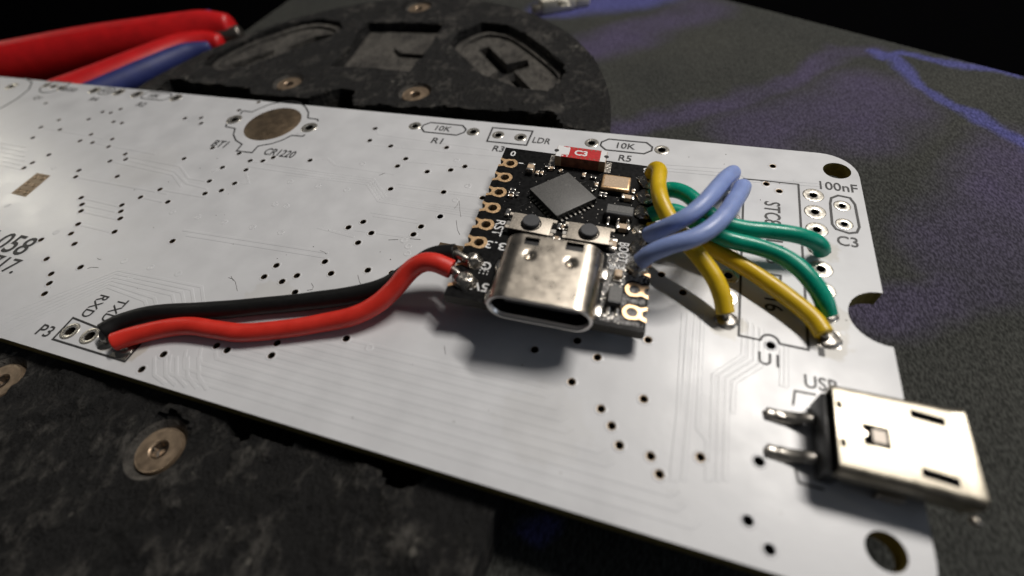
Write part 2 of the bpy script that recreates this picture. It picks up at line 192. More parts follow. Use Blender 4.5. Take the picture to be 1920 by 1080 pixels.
M['red'] = mat('red_print', (.48, .016, .018), .4, nscale=4, ncol=.15)
M['cap'] = mat('capacitor_body', (.50, .37, .25), .45, nscale=5, ncol=.15)
M['greycap'] = mat('resistor_body', (.05, .05, .052), .45)
M['capend'] = mat('component_end', (.78, .74, .68), .3, 1.)
M['brass'] = mat('yellowed_steel', (.43, .32, .22), .38, .75, nscale=1.2, ncol=.25, rvar=.1, bump=.2, bscale=3, bdist=.1)
M['w_red'] = mat('red_silicone', (.62, .030, .018), .42, nscale=.8, ncol=.08, sss=.12, bump=.16, bscale=2.2, bdist=.08, rvar=.10, detail=8)
M['w_black'] = mat('black_silicone', (.006, .006, .006), .5, spec=.3, nscale=2, ncol=.3, bump=.1, bscale=4)
M['w_yellow'] = mat('yellow_silicone', (.66, .44, .010), .36, nscale=.8, ncol=.08, sss=.10, bump=.16, bscale=2.2, bdist=.08, rvar=.10, detail=8)
M['w_green'] = mat('green_silicone', (.0, .275, .180), .30, nscale=.8, ncol=.10, sss=.06, bump=.16, bscale=2.2, bdist=.08, rvar=.10, detail=8)
M['w_blue'] = mat('blue_silicone', (.235, .310, .585), .42, nscale=.8, ncol=.07, sss=.10, bump=.16, bscale=2.2, bdist=.08, rvar=.10, detail=8)
M['grip_red'] = mat('red_grip', (.52, .008, .010), .42, nscale=.5, ncol=.12)
M['grip_blue'] = mat('blue_grip', (.022, .032, .14), .5, nscale=.5, ncol=.15)
M['steel'] = mat('tool_steel', (.20, .18, .16), .45, 1.)
M['cream'] = mat('cream_plastic', (.62, .58, .48), .45)
M['flux'] = mat('flux_residue', (.20, .195, .19), .22, nscale=2.4, ncol=.75, rvar=.12, bump=1.0, bscale=2.6, bdist=.35, spec=.6)
M['fibre'] = mat('dark_fibre', (.10, .09, .08), .8)
def base_mat(name, col, dust, dustiness):
    """black rubbery casting: coarse relief, scuffs and pale dust specks"""
    m, nt, b = new_mat(name); co = coords(nt)
    n1 = N(nt, 'ShaderNodeTexNoise'); n1.inputs['Scale'].default_value = .22; n1.inputs['Detail'].default_value = 8; n1.inputs['Roughness'].default_value = .62
    n2 = N(nt, 'ShaderNodeTexNoise'); n2.inputs['Scale'].default_value = 1.1; n2.inputs['Detail'].default_value = 6; n2.inputs['Roughness'].default_value = .7
    mp = N(nt, 'ShaderNodeMapping'); mp.inputs['Scale'].default_value = (1, .6, 1); mp.inputs['Rotation'].default_value = (0, 0, .9)
    nt.links.new(co, mp.inputs[0]); nt.links.new(mp.outputs[0], n2.inputs['Vector']); nt.links.new(co, n1.inputs['Vector'])
    rp = N(nt, 'ShaderNodeValToRGB'); e = rp.color_ramp.elements
    e[0].position = .60 - dustiness; e[0].color = (*col, 1); e[1].position = .80; e[1].color = (*dust, 1)
    mu = N(nt, 'ShaderNodeMath', operation='ADD'); s1 = N(nt, 'ShaderNodeMath', operation='MULTIPLY'); s1.inputs[1].default_value = .55
    s2 = N(nt, 'ShaderNodeMath', operation='MULTIPLY'); s2.inputs[1].default_value = .52
    nt.links.new(n1.outputs['Fac'], s1.inputs[0]); nt.links.new(n2.outputs['Fac'], s2.inputs[0])
    nt.links.new(s1.outputs[0], mu.inputs[0]); nt.links.new(s2.outputs[0], mu.inputs[1])
    nt.links.new(mu.outputs[0], rp.inputs[0])
    vo = N(nt, 'ShaderNodeTexVoronoi'); vo.inputs['Scale'].default_value = .42; nt.links.new(co, vo.inputs['Vector'])
    vr = N(nt, 'ShaderNodeMapRange'); vr.inputs[1].default_value = .16; vr.inputs[2].default_value = .07; nt.links.new(vo.outputs['Distance'], vr.inputs[0])
    sel = N(nt, 'ShaderNodeMath', operation='MULTIPLY'); gt = N(nt, 'ShaderNodeMath', operation='GREATER_THAN'); gt.inputs[1].default_value = .55
    nt.links.new(n1.outputs['Fac'], gt.inputs[0]); nt.links.new(vr.outputs[0], sel.inputs[0]); nt.links.new(gt.outputs[0], sel.inputs[1])
    cm = N(nt, 'ShaderNodeMix', data_type='RGBA'); cm.inputs[7].default_value = (.16, .15, .13, 1)
    nt.links.new(sel.outputs[0], cm.inputs[0]); nt.links.new(rp.outputs[0], cm.inputs[6]); nt.links.new(cm.outputs[2], b.inputs['Base Color'])
    bp = N(nt, 'ShaderNodeBump'); bp.inputs['Strength'].default_value = 1.0; bp.inputs['Distance'].default_value = 1.8
    nt.links.new(mu.outputs[0], bp.inputs['Height']); nt.links.new(bp.outputs[0], b.inputs['Normal'])
    b.inputs['Roughness'].default_value = .66; b.inputs['Specular IOR Level'].default_value = .3
    return m
M['base'] = base_mat('black_cast_rubber', (.0075, .007, .0066), (.125, .116, .102), .05)
M['dusty'] = base_mat('dusty_cast_rubber', (.034, .031, .028), (.17, .157, .137), .18)
def mat_fabric():
    """dark woven desk mat with a printed pattern of violet and blue veins (flat print)"""
    m, nt, b = new_mat('printed_fabric'); co = coords(nt)
    wn = N(nt, 'ShaderNodeTexNoise'); wn.inputs['Scale'].default_value = .10; wn.inputs['Detail'].default_value = 4
    nt.links.new(co, wn.inputs['Vector'])
    sub = N(nt, 'ShaderNodeVectorMath', operation='SUBTRACT'); sub.inputs[1].default_value = (.5, .5, .5); nt.links.new(wn.outputs['Color'], sub.inputs[0])
    sca = N(nt, 'ShaderNodeVectorMath', operation='MULTIPLY'); sca.inputs[1].default_value = (7, 7, 0); nt.links.new(sub.outputs[0], sca.inputs[0])
    pos = N(nt, 'ShaderNodeVectorMath', operation='ADD'); nt.links.new(co, pos.inputs[0]); nt.links.new(sca.outputs[0], pos.inputs[1])
    fl = N(nt, 'ShaderNodeVectorMath', operation='MULTIPLY'); fl.inputs[1].default_value = (1, 1, 0); nt.links.new(pos.outputs[0], fl.inputs[0])
    g = {'p': None, 'b': None}
    for pts, wd, k in VEINS:
        for a, c in zip(pts[:-1], pts[1:]):
            d = (c[0] - a[0], c[1] - a[1]); L2 = d[0] ** 2 + d[1] ** 2 + 1e-6
            pa = N(nt, 'ShaderNodeVectorMath', operation='SUBTRACT'); pa.inputs[1].default_value = (a[0], a[1], 0); nt.links.new(fl.outputs[0], pa.inputs[0])
            dt = N(nt, 'ShaderNodeVectorMath', operation='DOT_PRODUCT'); dt.inputs[1].default_value = (d[0] / L2, d[1] / L2, 0); nt.links.new(pa.outputs[0], dt.inputs[0])
            cl = N(nt, 'ShaderNodeClamp'); nt.links.new(dt.outputs['Value'], cl.inputs[0])
            sc_ = N(nt, 'ShaderNodeVectorMath', operation='SCALE'); sc_.inputs[0].default_value = (d[0], d[1], 0); nt.links.new(cl.outputs[0], sc_.inputs['Scale'])
            df = N(nt, 'ShaderNodeVectorMath', operation='DISTANCE'); nt.links.new(pa.outputs[0], df.inputs[0]); nt.links.new(sc_.outputs[0], df.inputs[1])
            mr = N(nt, 'ShaderNodeMapRange', interpolation_type='SMOOTHSTEP'); mr.inputs[1].default_value = wd * 1.5; mr.inputs[2].default_value = wd * .25
            nt.links.new(df.outputs['Value'], mr.inputs[0])
            if g[k] is None: g[k] = mr.outputs[0]
            else:
                mx = N(nt, 'ShaderNodeMath', operation='MAXIMUM'); nt.links.new(g[k], mx.inputs[0]); nt.links.new(mr.outputs[0], mx.inputs[1]); g[k] = mx.outputs[0]
    blot = N(nt, 'ShaderNodeTexNoise'); blot.inputs['Scale'].default_value = .06; blot.inputs['Detail'].default_value = 5; nt.links.new(co, blot.inputs['Vector'])
    c0 = N(nt, 'ShaderNodeMix', data_type='RGBA'); c0.inputs[6].default_value = (.028, .030, .029, 1); c0.inputs[7].default_value = (.058, .058, .051, 1)
    nt.links.new(blot.outputs['Fac'], c0.inputs[0])
    def over(prev, fac, col, k):
        f = N(nt, 'ShaderNodeMath', operation='MULTIPLY'); f.inputs[1].default_value = k; nt.links.new(fac, f.inputs[0])
        c = N(nt, 'ShaderNodeMix', data_type='RGBA'); c.inputs[7].default_value = col; nt.links.new(prev, c.inputs[6]); nt.links.new(f.outputs[0], c.inputs[0])
        return c.outputs[2]
    fmod = N(nt, 'ShaderNodeMath', operation='MULTIPLY'); mrb = N(nt, 'ShaderNodeMapRange'); mrb.inputs[1].default_value = .3; mrb.inputs[2].default_value = .6; mrb.inputs[3].default_value = .35
    nt.links.new(blot.outputs['Fac'], mrb.inputs[0]); nt.links.new(g['p'], fmod.inputs[0]); nt.links.new(mrb.outputs[0], fmod.inputs[1])
    c1 = over(c0.outputs[2], fmod.outputs[0], (.072, .058, .112, 1), .8)
    c2 = over(c1, g['b'], (.075, .078, .24, 1), .75)
    # weave
    w = N(nt, 'ShaderNodeTexNoise'); w.inputs['Scale'].default_value = 2.7; w.inputs['Detail'].default_value = 2.5
    mpw = N(nt, 'ShaderNodeMapping'); mpw.inputs['Scale'].default_value = (1.7, .8, 1); mpw.inputs['Rotation'].default_value = (0, 0, .6)
    nt.links.new(co, mpw.inputs[0]); nt.links.new(mpw.outputs[0], w.inputs['Vector'])
    mrw = N(nt, 'ShaderNodeMapRange'); mrw.inputs[1].default_value = .36; mrw.inputs[2].default_value = .66; mrw.inputs[3].default_value = .55; mrw.inputs[4].default_value = 1.4
    nt.links.new(w.outputs['Fac'], mrw.inputs[0])
    mulc = N(nt, 'ShaderNodeMix', data_type='RGBA', blend_type='MULTIPLY'); mulc.inputs[0].default_value = 1
    nt.links.new(c2, mulc.inputs[6]); nt.links.new(mrw.outputs[0], mulc.inputs[7]); nt.links.new(mulc.outputs[2], b.inputs['Base Color'])
    bp = N(nt, 'ShaderNodeBump'); bp.inputs['Strength'].default_value = .6; bp.inputs['Distance'].default_value = .25
    nt.links.new(w.outputs['Fac'], bp.inputs['Height']); nt.links.new(bp.outputs[0], b.inputs['Normal'])
    b.inputs['Roughness'].default_value = .95; b.inputs['Specular IOR Level'].default_value = .12
    return m
M['fabric'] = mat_fabric()
M['desk'] = mat('black_desk', (.0012, .0012, .0014), 1., spec=.0)
M['hole_shade'] = mat('via_wall_shade', (.012, .010, .008), .8, spec=.1)  # plated hole walls painted near black, standing in for the shade inside
# ---------------------------------------------------------------- helpers
def link(name, me, m, parent=None, loc=None, smooth=None):
    o = bpy.data.objects.new(name, me); COL.objects.link(o)
    if m is not None:
        me.materials.clear()
        for x in (m if isinstance(m, (list, tuple)) else [m]): me.materials.append(M[x])
    if parent is not None: o.parent = parent
    if loc is not None: o.location = loc
    if smooth is not None:
        me.polygons.foreach_set('use_smooth', [True] * len(me.polygons))
        if smooth < 180: me.set_sharp_from_angle(angle=math.radians(smooth))
    return o
def raw(name, v, f, m, parent=None, loc=None, smooth=None):
    me = bpy.data.meshes.new(name); me.from_pydata(v, [], f); me.update()
    return link(name, me, m, parent, loc, smooth)
def tag(o, label, cat=None, group=None, kind=None):
    if label: o['label'] = label
    if cat: o['category'] = cat
    if group: o['group'] = group
    if kind: o['kind'] = kind
    return o
def empty(name, loc=(0, 0, 0), parent=None):
    o = bpy.data.objects.new(name, None); COL.objects.link(o); o.location = loc; o.empty_display_size = 2
    if parent: o.parent = parent
    return o
def bbox(sx, sy, sz, bev=0., seg=2, rot=0., at=(0, 0, 0), bm=None):
    """bevelled box sitting on z=0 of at; returns bmesh"""
    b = bmesh.new(); bmesh.ops.create_cube(b, size=1)
    bmesh.ops.scale(b, vec=(sx, sy, sz), verts=b.verts)
    if bev: bmesh.ops.bevel(b, geom=list(b.edges), offset=bev, segments=seg, affect='EDGES', profile=.5)
    bmesh.ops.translate(b, vec=(0, 0, sz / 2), verts=b.verts)
    if rot: bmesh.ops.rotate(b, matrix=Matrix.Rotation(rot, 3, 'Z'), verts=b.verts)
    bmesh.ops.translate(b, vec=at, verts=b.verts)
    if bm is None: return b
    tmp = bpy.data.meshes.new('t'); b.to_mesh(tmp); bm.from_mesh(tmp); bpy.data.meshes.remove(tmp); b.free()
    return bm
def obm(name, bm, m, parent=None, loc=None, smooth=40):
    me = bpy.data.meshes.new(name); bm.to_mesh(me); bm.free()
    return link(name, me, m, parent, loc, smooth)
def circ(c, r, n=16, a0=0., a1=2 * math.pi, ry=None):
    full = abs(a1 - a0 - 2 * math.pi) < 1e-6
    k = n if full else n + 1
    return [(c[0] + r * math.cos(a0 + (a1 - a0) * i / n), c[1] + (ry or r) * math.sin(a0 + (a1 - a0) * i / n)) for i in range(k)]
def sheet(name, loops, z0, z1, m, parent=None, side=None, bevel=0.):
    """flat plate with holes: loops[0] is the outline, the others are holes"""
    cu = bpy.data.curves.new(name, 'CURVE'); cu.dimensions = '2D'; cu.fill_mode = 'BOTH'
    cu.extrude = (z1 - z0) / 2 - bevel; cu.bevel_depth = bevel; cu.bevel_resolution = 1; cu.offset = -bevel
    for lp in loops:
        s = cu.splines.new('POLY'); s.points.add(len(lp) - 1)
        for p, q in zip(s.points, lp): p.co = (q[0], q[1], 0, 1)
        s.use_cyclic_u = True
    t = bpy.data.objects.new('tmp', cu); COL.objects.link(t)
    dg = bpy.context.evaluated_depsgraph_get(); me = bpy.data.meshes.new_from_object(t.evaluated_get(dg))
    bpy.data.objects.remove(t); bpy.data.curves.remove(cu)
    me.name = name; me.transform(Matrix.Translation((0, 0, (z0 + z1) / 2)))
    o = link(name, me, [m, side] if side else m, parent)
    me.polygons.foreach_set('use_smooth', [False] * len(me.polygons))
    for p in me.polygons: p.material_index = 1 if (side and abs(p.normal.z) < .8) else 0
    return o
def text_mesh(s, width=None, height=None, thick=.012, bold=0.):
    cu = bpy.data.curves.new('t', 'FONT'); cu.body = s; cu.size = 1; cu.align_x = 'CENTER'; cu.align_y = 'CENTER'
    cu.extrude = .0; cu.offset = bold; cu.resolution_u = 3
    t = bpy.data.objects.new('tmp', cu); COL.objects.link(t)
    dg = bpy.context.evaluated_depsgraph_get(); me = bpy.data.meshes.new_from_object(t.evaluated_get(dg))
    bpy.data.objects.remove(t); bpy.data.curves.remove(cu)
    xs = [v.co.x for v in me.vertices]; ys = [v.co.y for v in me.vertices]
    w, h = max(xs) - min(xs), max(ys) - min(ys)
    sx = width / w if width else height / h; sy = height / h if height else sx
    me.transform(Matrix.Translation((-(max(xs) + min(xs)) / 2, -(max(ys) + min(ys)) / 2, 0)))
    me.transform(Matrix.Diagonal((sx, sy, 1, 1)))
    return me
def text(name, s, at, m, parent, width=None, height=None, rot=0., z=.02, bold=0.):
    me = text_mesh(s, width, height, bold=bold); o = link(name, me, m, parent, (at[0], at[1], z)); o.rotation_euler.z = rot
    return o
def ribbon_bm(bm, pts, w, z0, z1, slope=0., closed=False):
    """raised strip along a flat polyline, trapezoid section"""
    n = len(pts); P_ = [Vector((p[0], p[1])) for p in pts]; rows = []
    for i in range(n):
        a = P_[i - 1] if (i > 0 or closed) else None; c = P_[(i + 1) % n] if (i < n - 1 or closed) else None
        d1 = (P_[i] - a).normalized() if a is not None else None; d2 = (c - P_[i]).normalized() if c is not None else None
        d = (d1 + d2) if (d1 is not None and d2 is not None) else (d1 if d1 is not None else d2)
        if d.length < 1e-4: d = d1
        d = d.normalized(); nrm = Vector((-d.y, d.x)); k = 1.
        if d1 is not None and d2 is not None: k = min(1.6, 1 / max(.4, nrm.dot(Vector((-d1.y, d1.x)))))
        h = w / 2 * k; r = []
        for s, z in ((-h - slope, z0), (-h, z1), (h, z1), (h + slope, z0)):
            q = P_[i] + nrm * s; r.append(bm.verts.new((q.x, q.y, z)))
        rows.append(r)
    for i in range(n if closed else n - 1):
        a, c = rows[i], rows[(i + 1) % n]
        for j in range(3): bm.faces.new((a[j], c[j], c[j + 1], a[j + 1]))
    if not closed:
        bm.faces.new(rows[0]); bm.faces.new(rows[-1][::-1])
def line(name, pts, w, m, parent, z0=.0, z1=.02, closed=False):
    bm = bmesh.new(); ribbon_bm(bm, pts, w, z0, z1, 0, closed); bmesh.ops.recalc_face_normals(bm, faces=bm.faces)
    return obm(name, bm, m, parent, smooth=None)
def catmull(pts, k=8):
    P_ = [Vector(p) for p in pts]; P_ = [P_[0] * 2 - P_[1]] + P_ + [P_[-1] * 2 - P_[-2]]; out = []
    for i in range(1, len(P_) - 2):
        a, b, c, d = P_[i - 1:i + 3]
        for j in range(k):
            t = j / k
            out.append(.5 * ((2 * b) + (c - a) * t + (2 * a - 5 * b + 4 * c - d) * t * t + (3 * b - a - 3 * c + d) * t ** 3))
    out.append(P_[-2]); return out
def tube(name, path, rad, m, parent=None, seg=20, k=8, cap=.25, wob=0., flat=None, loc=None):
    """swept round section; rad number or list per control point; rounded-over cut ends"""
    pts = catmull(path, k)
    for _ in range(3):
        pts = [pts[0]] + [(pts[i - 1] + 2 * pts[i] + pts[i + 1]) / 4 for i in range(1, len(pts) - 1)] + [pts[-1]]
    n = len(pts); rs = []
    for i in range(n):
        if isinstance(rad, (list, tuple)):
            t = i / k; j = min(int(t), len(rad) - 2); rs.append(rad[j] + (rad[j + 1] - rad[j]) * (t - j))
        else: rs.append(rad)
    v, f = [], []; up = Vector((0, 0, 1))
    def ring(c, u, w_, r, s=1.):
        for q in range(seg):
            a = 2 * math.pi * q / seg
            rr = r * (1 + (wob * noise.noise(c * .35 + Vector((math.cos(a), math.sin(a), 3)) * .5) if wob else 0)) * s
            v.append(c + u * math.cos(a) * rr + w_ * math.sin(a) * rr * (flat or 1.))
    tang = [(pts[min(i + 1, n - 1)] - pts[max(i - 1, 0)]).normalized() for i in range(n)]
    u = tang[0].cross(up)
    if u.length < .05: u = Vector((1, 0, 0))
    u.normalize(); frames = []
    for i in range(n):
        if flat: u = tang[i].cross(up).normalized()
        else: u = (u - tang[i] * u.dot(tang[i])).normalized()
        frames.append((u.copy(), u.cross(tang[i]).normalized() * -1))
    c0 = [(0., .80), (.35, .93)] ; rows = 0
    def endrings(i, sgn):
        nonlocal rows
        r = rs[i]
        seq = ([(.10 * r, .86), (.09 * r, .93), (.05 * r, .985)] if cap < 0 else [(cap * r, .55), (cap * r * .8, .80), (cap * r * .4, .95)]) if cap else []
        if sgn > 0: seq = seq[::-1]
        for d, s in seq:
            ring(pts[i] + tang[i] * sgn * d, *frames[i], r, s); rows += 1
    endrings(0, -1)
    for i in range(n): ring(pts[i], *frames[i], rs[i]); rows += 1
    endrings(n - 1, 1)
    for i in range(rows - 1):
        for q in range(seg):
            f.append((i * seg + q, i * seg + (q + 1) % seg, (i + 1) * seg + (q + 1) % seg, (i + 1) * seg + q))
    f.append(tuple(range(seg))[::-1]); f.append(tuple((rows - 1) * seg + q for q in range(seg)))
    o = raw(name, v, f, m, parent, smooth=75)
    bm = bmesh.new(); bm.from_mesh(o.data); bmesh.ops.recalc_face_normals(bm, faces=bm.faces); bm.to_mesh(o.data); bm.free()
    return o
def lathe(name, prof, m, parent=None, loc=None, n=24, rx=1., ry=1., smooth=50, hexa=False):
    v, f = [], []
    for r, z in prof:
        for q in range(n):
            a = 2 * math.pi * q / n; v.append((r * math.cos(a) * rx, r * math.sin(a) * ry, z))
    for i in range(len(prof) - 1):
        for q in range(n): f.append((i * n + q, i * n + (q + 1) % n, (i + 1) * n + (q + 1) % n, (i + 1) * n + q))
    return raw(name, v, f, m, parent, loc, smooth)
def blob(name, at, rx, ry, rz, m, parent, seed=0, rough=.18, rot=0., n=20):
    """solder fillet: flattened dome with an uneven skin"""
    v, f = [], []; rings = 9
    for i in range(rings + 1):
        ph = math.pi / 2 * i / rings
        for q in range(n):
            a = 2 * math.pi * q / n
            d = Vector((math.cos(a) * math.cos(ph), math.sin(a) * math.cos(ph), math.sin(ph)))
            k = 1 + rough * noise.noise(d * 1.7 + Vector((seed * 3.1, seed, 0)))
            rr = math.cos(ph) ** .8
            v.append((math.cos(a) * rr * rx * k, math.sin(a) * rr * ry * k, (math.sin(ph) ** 1.3) * rz * k))
    for i in range(rings):
        for q in range(n): f.append((i * n + q, i * n + (q + 1) % n, (i + 1) * n + (q + 1) % n, (i + 1) * n + q))
    o = raw(name, v, f, m, parent, at, 180); o.rotation_euler.z = rot
    return o

M['slot_shade'] = mat('painted_slot_shade', (.004, .004, .004), .95, spec=.05)  # near-black paint for the shade inside the shell openings

M['lead'] = mat('dull_lead', (.34, .32, .29), .34, 1., nscale=2, rvar=.1)
M['tongue'] = mat('dark_tongue', (.030, .030, .033), .4)
# ---------------------------------------------------------------- setting: desk and mat
MZ = -6.0
desk = raw('desk_top', [(-900, -700, MZ - 3.2), (900, -700, MZ - 3.2), (900, 1200, MZ - 3.2), (-900, 1200, MZ - 3.2)], [(0, 1, 2, 3)], 'desk')
tag(desk, 'black desk top beyond the edge of the printed mat', None, kind='structure')
edge = MATEDGE
ol = [(-108, -160), (95, -160)] + [(60, 20)] + edge[::-1] + [(-60, 125), (-108, 150)]
mt = sheet('desk_mat', [ol], MZ - 3, MZ, 'fabric')
tag(mt, 'dark grey woven desk mat printed with violet and blue veins', None, kind='structure')
# ---------------------------------------------------------------- the black base the board lies on
base = empty('work_base', (-63, 20, MZ))
tag(base, 'black cast rubber work base with round end, pockets and screws under the white board', 'work base')
def rel(pts, c=(-63, 20)): return [(p[0] - c[0], p[1] - c[1]) for p in pts]
def jag(pts, step=2.0, amp=.25, seed=1):
    out = []; n = len(pts)
    for i in range(n):
        a, b = Vector(pts[i]), Vector(pts[(i + 1) % n]); k = max(1, int((b - a).length / step))
        for j in range(k):
            p = a.lerp(b, j / k); q = Vector((p.x * .5, p.y * .5, seed)); 
            out.append((p.x + amp * noise.noise(q), p.y + amp * noise.noise(q + Vector((9, 4, 2)))))
    return out
arch = [(-104.7, -64), (-22.6, -64), (-21.7, -18)] + circ((-63, 23), 41.3, 40, 0.02, math.pi - .02, ry=46) + [(-104.7, -18)]
top_z, low_z = -1.7 - MZ, -5.2 - MZ
def scl(pts, k):
    cx = sum(p[0] for p in pts) / len(pts); cy = sum(p[1] for p in pts) / len(pts)
    return [(cx + (p[0] - cx) * k, cy + (p[1] - cy) * k) for p in pts]
arch_j = jag(arch, 2.5, .35, 3)
holes = [jag(CHAN, 1.5, .5, 5), jag(OVAL, 1.5, .15), jag(QUAD, 1.5, .2), jag(CAPS, 1.5, .15)]
sheet('base_block', [rel(arch_j)], 0, low_z, 'base', base)
tp = sheet('top_plate', [rel(scl(arch_j, .997))] + [rel(h) for h in holes] + [circ(rel([s])[0], 2.6, 24) for s in SCREWS[:5]], low_z, top_z, 'base', base)
# scuffed, lumpy skin of the casting
def inside(p, poly):
    c = False; j = len(poly) - 1
    for i in range(len(poly)):
        (xi, yi), (xj, yj) = poly[i], poly[j]
        if (yi > p[1]) != (yj > p[1]) and p[0] < (xj - xi) * (p[1] - yi) / (yj - yi) + xi: c = not c
        j = i
    return c
def lumpy(name, x0, x1, y0, y1, st, amp):
    nx, ny = int((x1 - x0) / st), int((y1 - y0) / st); v, f = [], []; rim = scl(arch_j, .985)
    for j in range(ny + 1):
        for i in range(nx + 1):
            x, y = x0 + i * st, y0 + j * st; q = Vector((x * .16, y * .16, 1.7))
            a = noise.noise(q) * .55 + noise.noise(q * 2.6) * .42 + abs(noise.noise(q * 6.1)) * .38 + noise.noise(q * 13) * .12
            v.append((x + 63, y - 20, top_z + max(-.12, min(1.5, a * amp - .12))))
    for j in range(ny):
        for i in range(nx):
            c = (x0 + (i + .5) * st, y0 + (j + .5) * st)
            if not inside(c, rim) or any(inside(c, h) for h in holes) or any(math.hypot(c[0] - s[0], c[1] - s[1]) < 3.0 for s in SCREWS[:5]): continue
            if BY0_ < c[1] < BY1_: continue
            f.append((j * (nx + 1) + i, j * (nx + 1) + i + 1, (j + 1) * (nx + 1) + i + 1, (j + 1) * (nx + 1) + i))
    return raw(name, v, f, 'base', base, None, 180)
BY0_, BY1_ = -18.9, 26.5
lumpy('scuffed_skin', -84, -22, -36, -18.9, .45, 1.6); lumpy('scuffed_skin', -104, -22, 26.5, 69, .6, .8)
sheet('pocket_floor', [rel(scl(OVAL, .97))] + [rel(q) for q in OVALBITS], low_z, top_z - 1.3, 'dusty', base)
sheet('pocket_floor', [rel(scl(QUAD, .985))], low_z, top_z - 1.6, 'dusty', base)
sheet('pocket_block', [rel(scl(QUADB, .98))], top_z - 1.6, top_z - .9, 'dusty', base)
sheet('pocket_floor', [rel(scl(CAPS, .975)), rel(CROSS)], low_z, top_z - 1.9, 'dusty', base)
for lp, zz_ in ((OVAL, 1.25), (CAPS, 1.85)):
    line('pocket_rim', [(q.x, q.y) for q in catmull([(p[0], p[1], 0) for p in rel(scl(lp, .90)) + rel(scl(lp, .90))[:1]], 4)[:-1]], 1.1, 'dusty', base, top_z - zz_ - .1, top_z - zz_ + .45, True)
def hexloop(r, z, n=24):
    out = []
    for q in range(n):
        a = 2 * math.pi * q / n; k = math.cos(math.pi / 6) / math.cos((a % (math.pi / 3)) - math.pi / 6)
        out.append((r * k * math.cos(a), r * k * math.sin(a), z))
    return out
def screw(at, r, sockets):
    s = lathe('screw', [(0.01, -.6), (r * .30, -.6), (r * .34, -.1), (r * .44, .08), (r * .50, .05), (r * .58, .11), (r * .63, .075), (r * .72, .13), (r * .77, .09), (r * .86, .145), (r * .90, .10), (r * .97, .14), (r, 0), (r, -.9)], 'brass', base, (at[0] + 63, at[1] - 20, top_z - .45), 32)
    w = lathe('countersink', [(r * 1.0, -.5), (r * 1.12, .0), (2.62, .42)], 'dusty', base, (at[0] + 63, at[1] - 20, top_z - .45), 32)
    sock = raw('socket', hexloop(r * .36, .08) + hexloop(r * .33, -.55) + [(0, 0, -.7)], [(i, (i + 1) % 24, 24 + (i + 1) % 24, 24 + i) for i in range(24)] + [(24 + i, 24 + (i + 1) % 24, 48) for i in range(24)], 'steel', s)
for s_, r_ in zip(SCREWS[:5], (2.0, 2.1, 2.15, 1.95, 1.95)): screw(s_, r_, True)
# ---------------------------------------------------------------- the white circuit board
pcb = empty('circuit_board', (-50, 3, -1.6))
tag(pcb, 'long white circuit board with black print lying across the black base', 'circuit board')
PO = (50, -3, 1.6)
class _P:  # children of the board are written in board coordinates (top face z = 0)
    pass
def onboard(o):
    o.parent = pcb; o.location = Vector(o.location) + Vector(PO); return o
BX0, BX1, BY0, BY1 = -168., 4.69, -18.14, 25.18
r = 3.6
outline = [(BX0, BY0), (BX1 - 3.2, BY0)] + circ((BX1 - 3.2, BY0 + 3.2), 3.2, 8, -math.pi / 2, 0)[1:]
outline += circ((BX1 - .1, 3.15), 2.75, 18, -math.pi / 2 + .04, -3 * math.pi / 2 - .04)
outline += circ((BX1 - r, BY1 - r), r, 8, 0, math.pi / 2) + [(BX0, BY1)]
DIPR = [(0.15, .03 + 2.54 * i) for i in range(8)]; DIPL = [(-7.5, .03 + 2.54 * i) for i in range(8)]
pads = []     # centre, pad radius, hole radius
for i, p in enumerate(DIPR): pads.append((p, 1.0 if i else .82, .36, i == 0))
for p in DIPL: pads.append((p, .92, .36, False))
for p in C3P: pads.append((p, .78, .30, False))
for p in LDRP: pads.append((p, .80, .43, False))
for p in R1P + R5P: pads.append((p, .86, .45, False))
for p in HEADER: pads.append((p, .95, .5, p == HEADER[-1]))
for p in BATP: pads.append((p, 1.15, .6, False))
for p in R4P: pads.append((p, 1.0, .5, False))
for p in Q1P: pads.append((p, .75, .42, False))
for p in BUZZ: pads.append((p, 1.1, .5, False))
allh = [circ(p, .30, 12) for p in VIAS if not any(math.hypot(p[0] - q[0][0], p[1] - q[0][1]) < q[1] + .35 for q in pads)]
allh += [circ(p, .42, 14) for p in BIGVIAS]
allh += [circ(p, h + .015, 16) for p, rr, h, sq in pads]
allh += [circ((2.67, 22.3), 1.33, 32), circ((2.1, -15.05), 1.15, 32)]
b_ = sheet('board', [outline] + allh, -1.6, 0, 'mask', None, 'fr4'); b_.data.materials.append(M['hole_shade'])
for q in b_.data.polygons:
    c = q.center
    if q.material_index == 1 and BY0 + .3 < c.y < BY1 - .3 and BX0 + .3 < c.x < BX1 - .3 and not (c.x > .5 and (abs(c.y - 22.3) < 2.6 or abs(c.y + 15.05) < 2 or abs(c.y - 3.15) < 2.9 and math.hypot(c.x - BX1 + .1, c.y - 3.15) > 2.5)): q.material_index = 2
onboard(b_)
pad_cache = {}
for p, rr, h, sq in pads:
    key = (rr, h, sq)
    if key not in pad_cache:
        if sq:
            o = sheet('solder_pad', [[(-rr, -rr), (rr, -rr), (rr, rr), (-rr, rr)], circ((0, 0), h, 16)], .0, .035, 'lead')
        else:
            o = lathe('solder_pad', [(rr, .0), (rr - .03, .030), (rr - .12, .04), (h + .12, .045), (h + .04, .025), (h, -.08), (h, -1.62)], ['tin', 'hole_shade'], None, None, 28)
            for q in o.data.polygons: q.material_index = 1 if q.center.z < -.06 else 0  # tinned barrel painted dark, as the shade down the hole
        pad_cache[key] = o.data
    else:
        o = bpy.data.objects.new('solder_pad', pad_cache[key]); COL.objects.link(o)
    o.location = (p[0], p[1], 0); onboard(o)
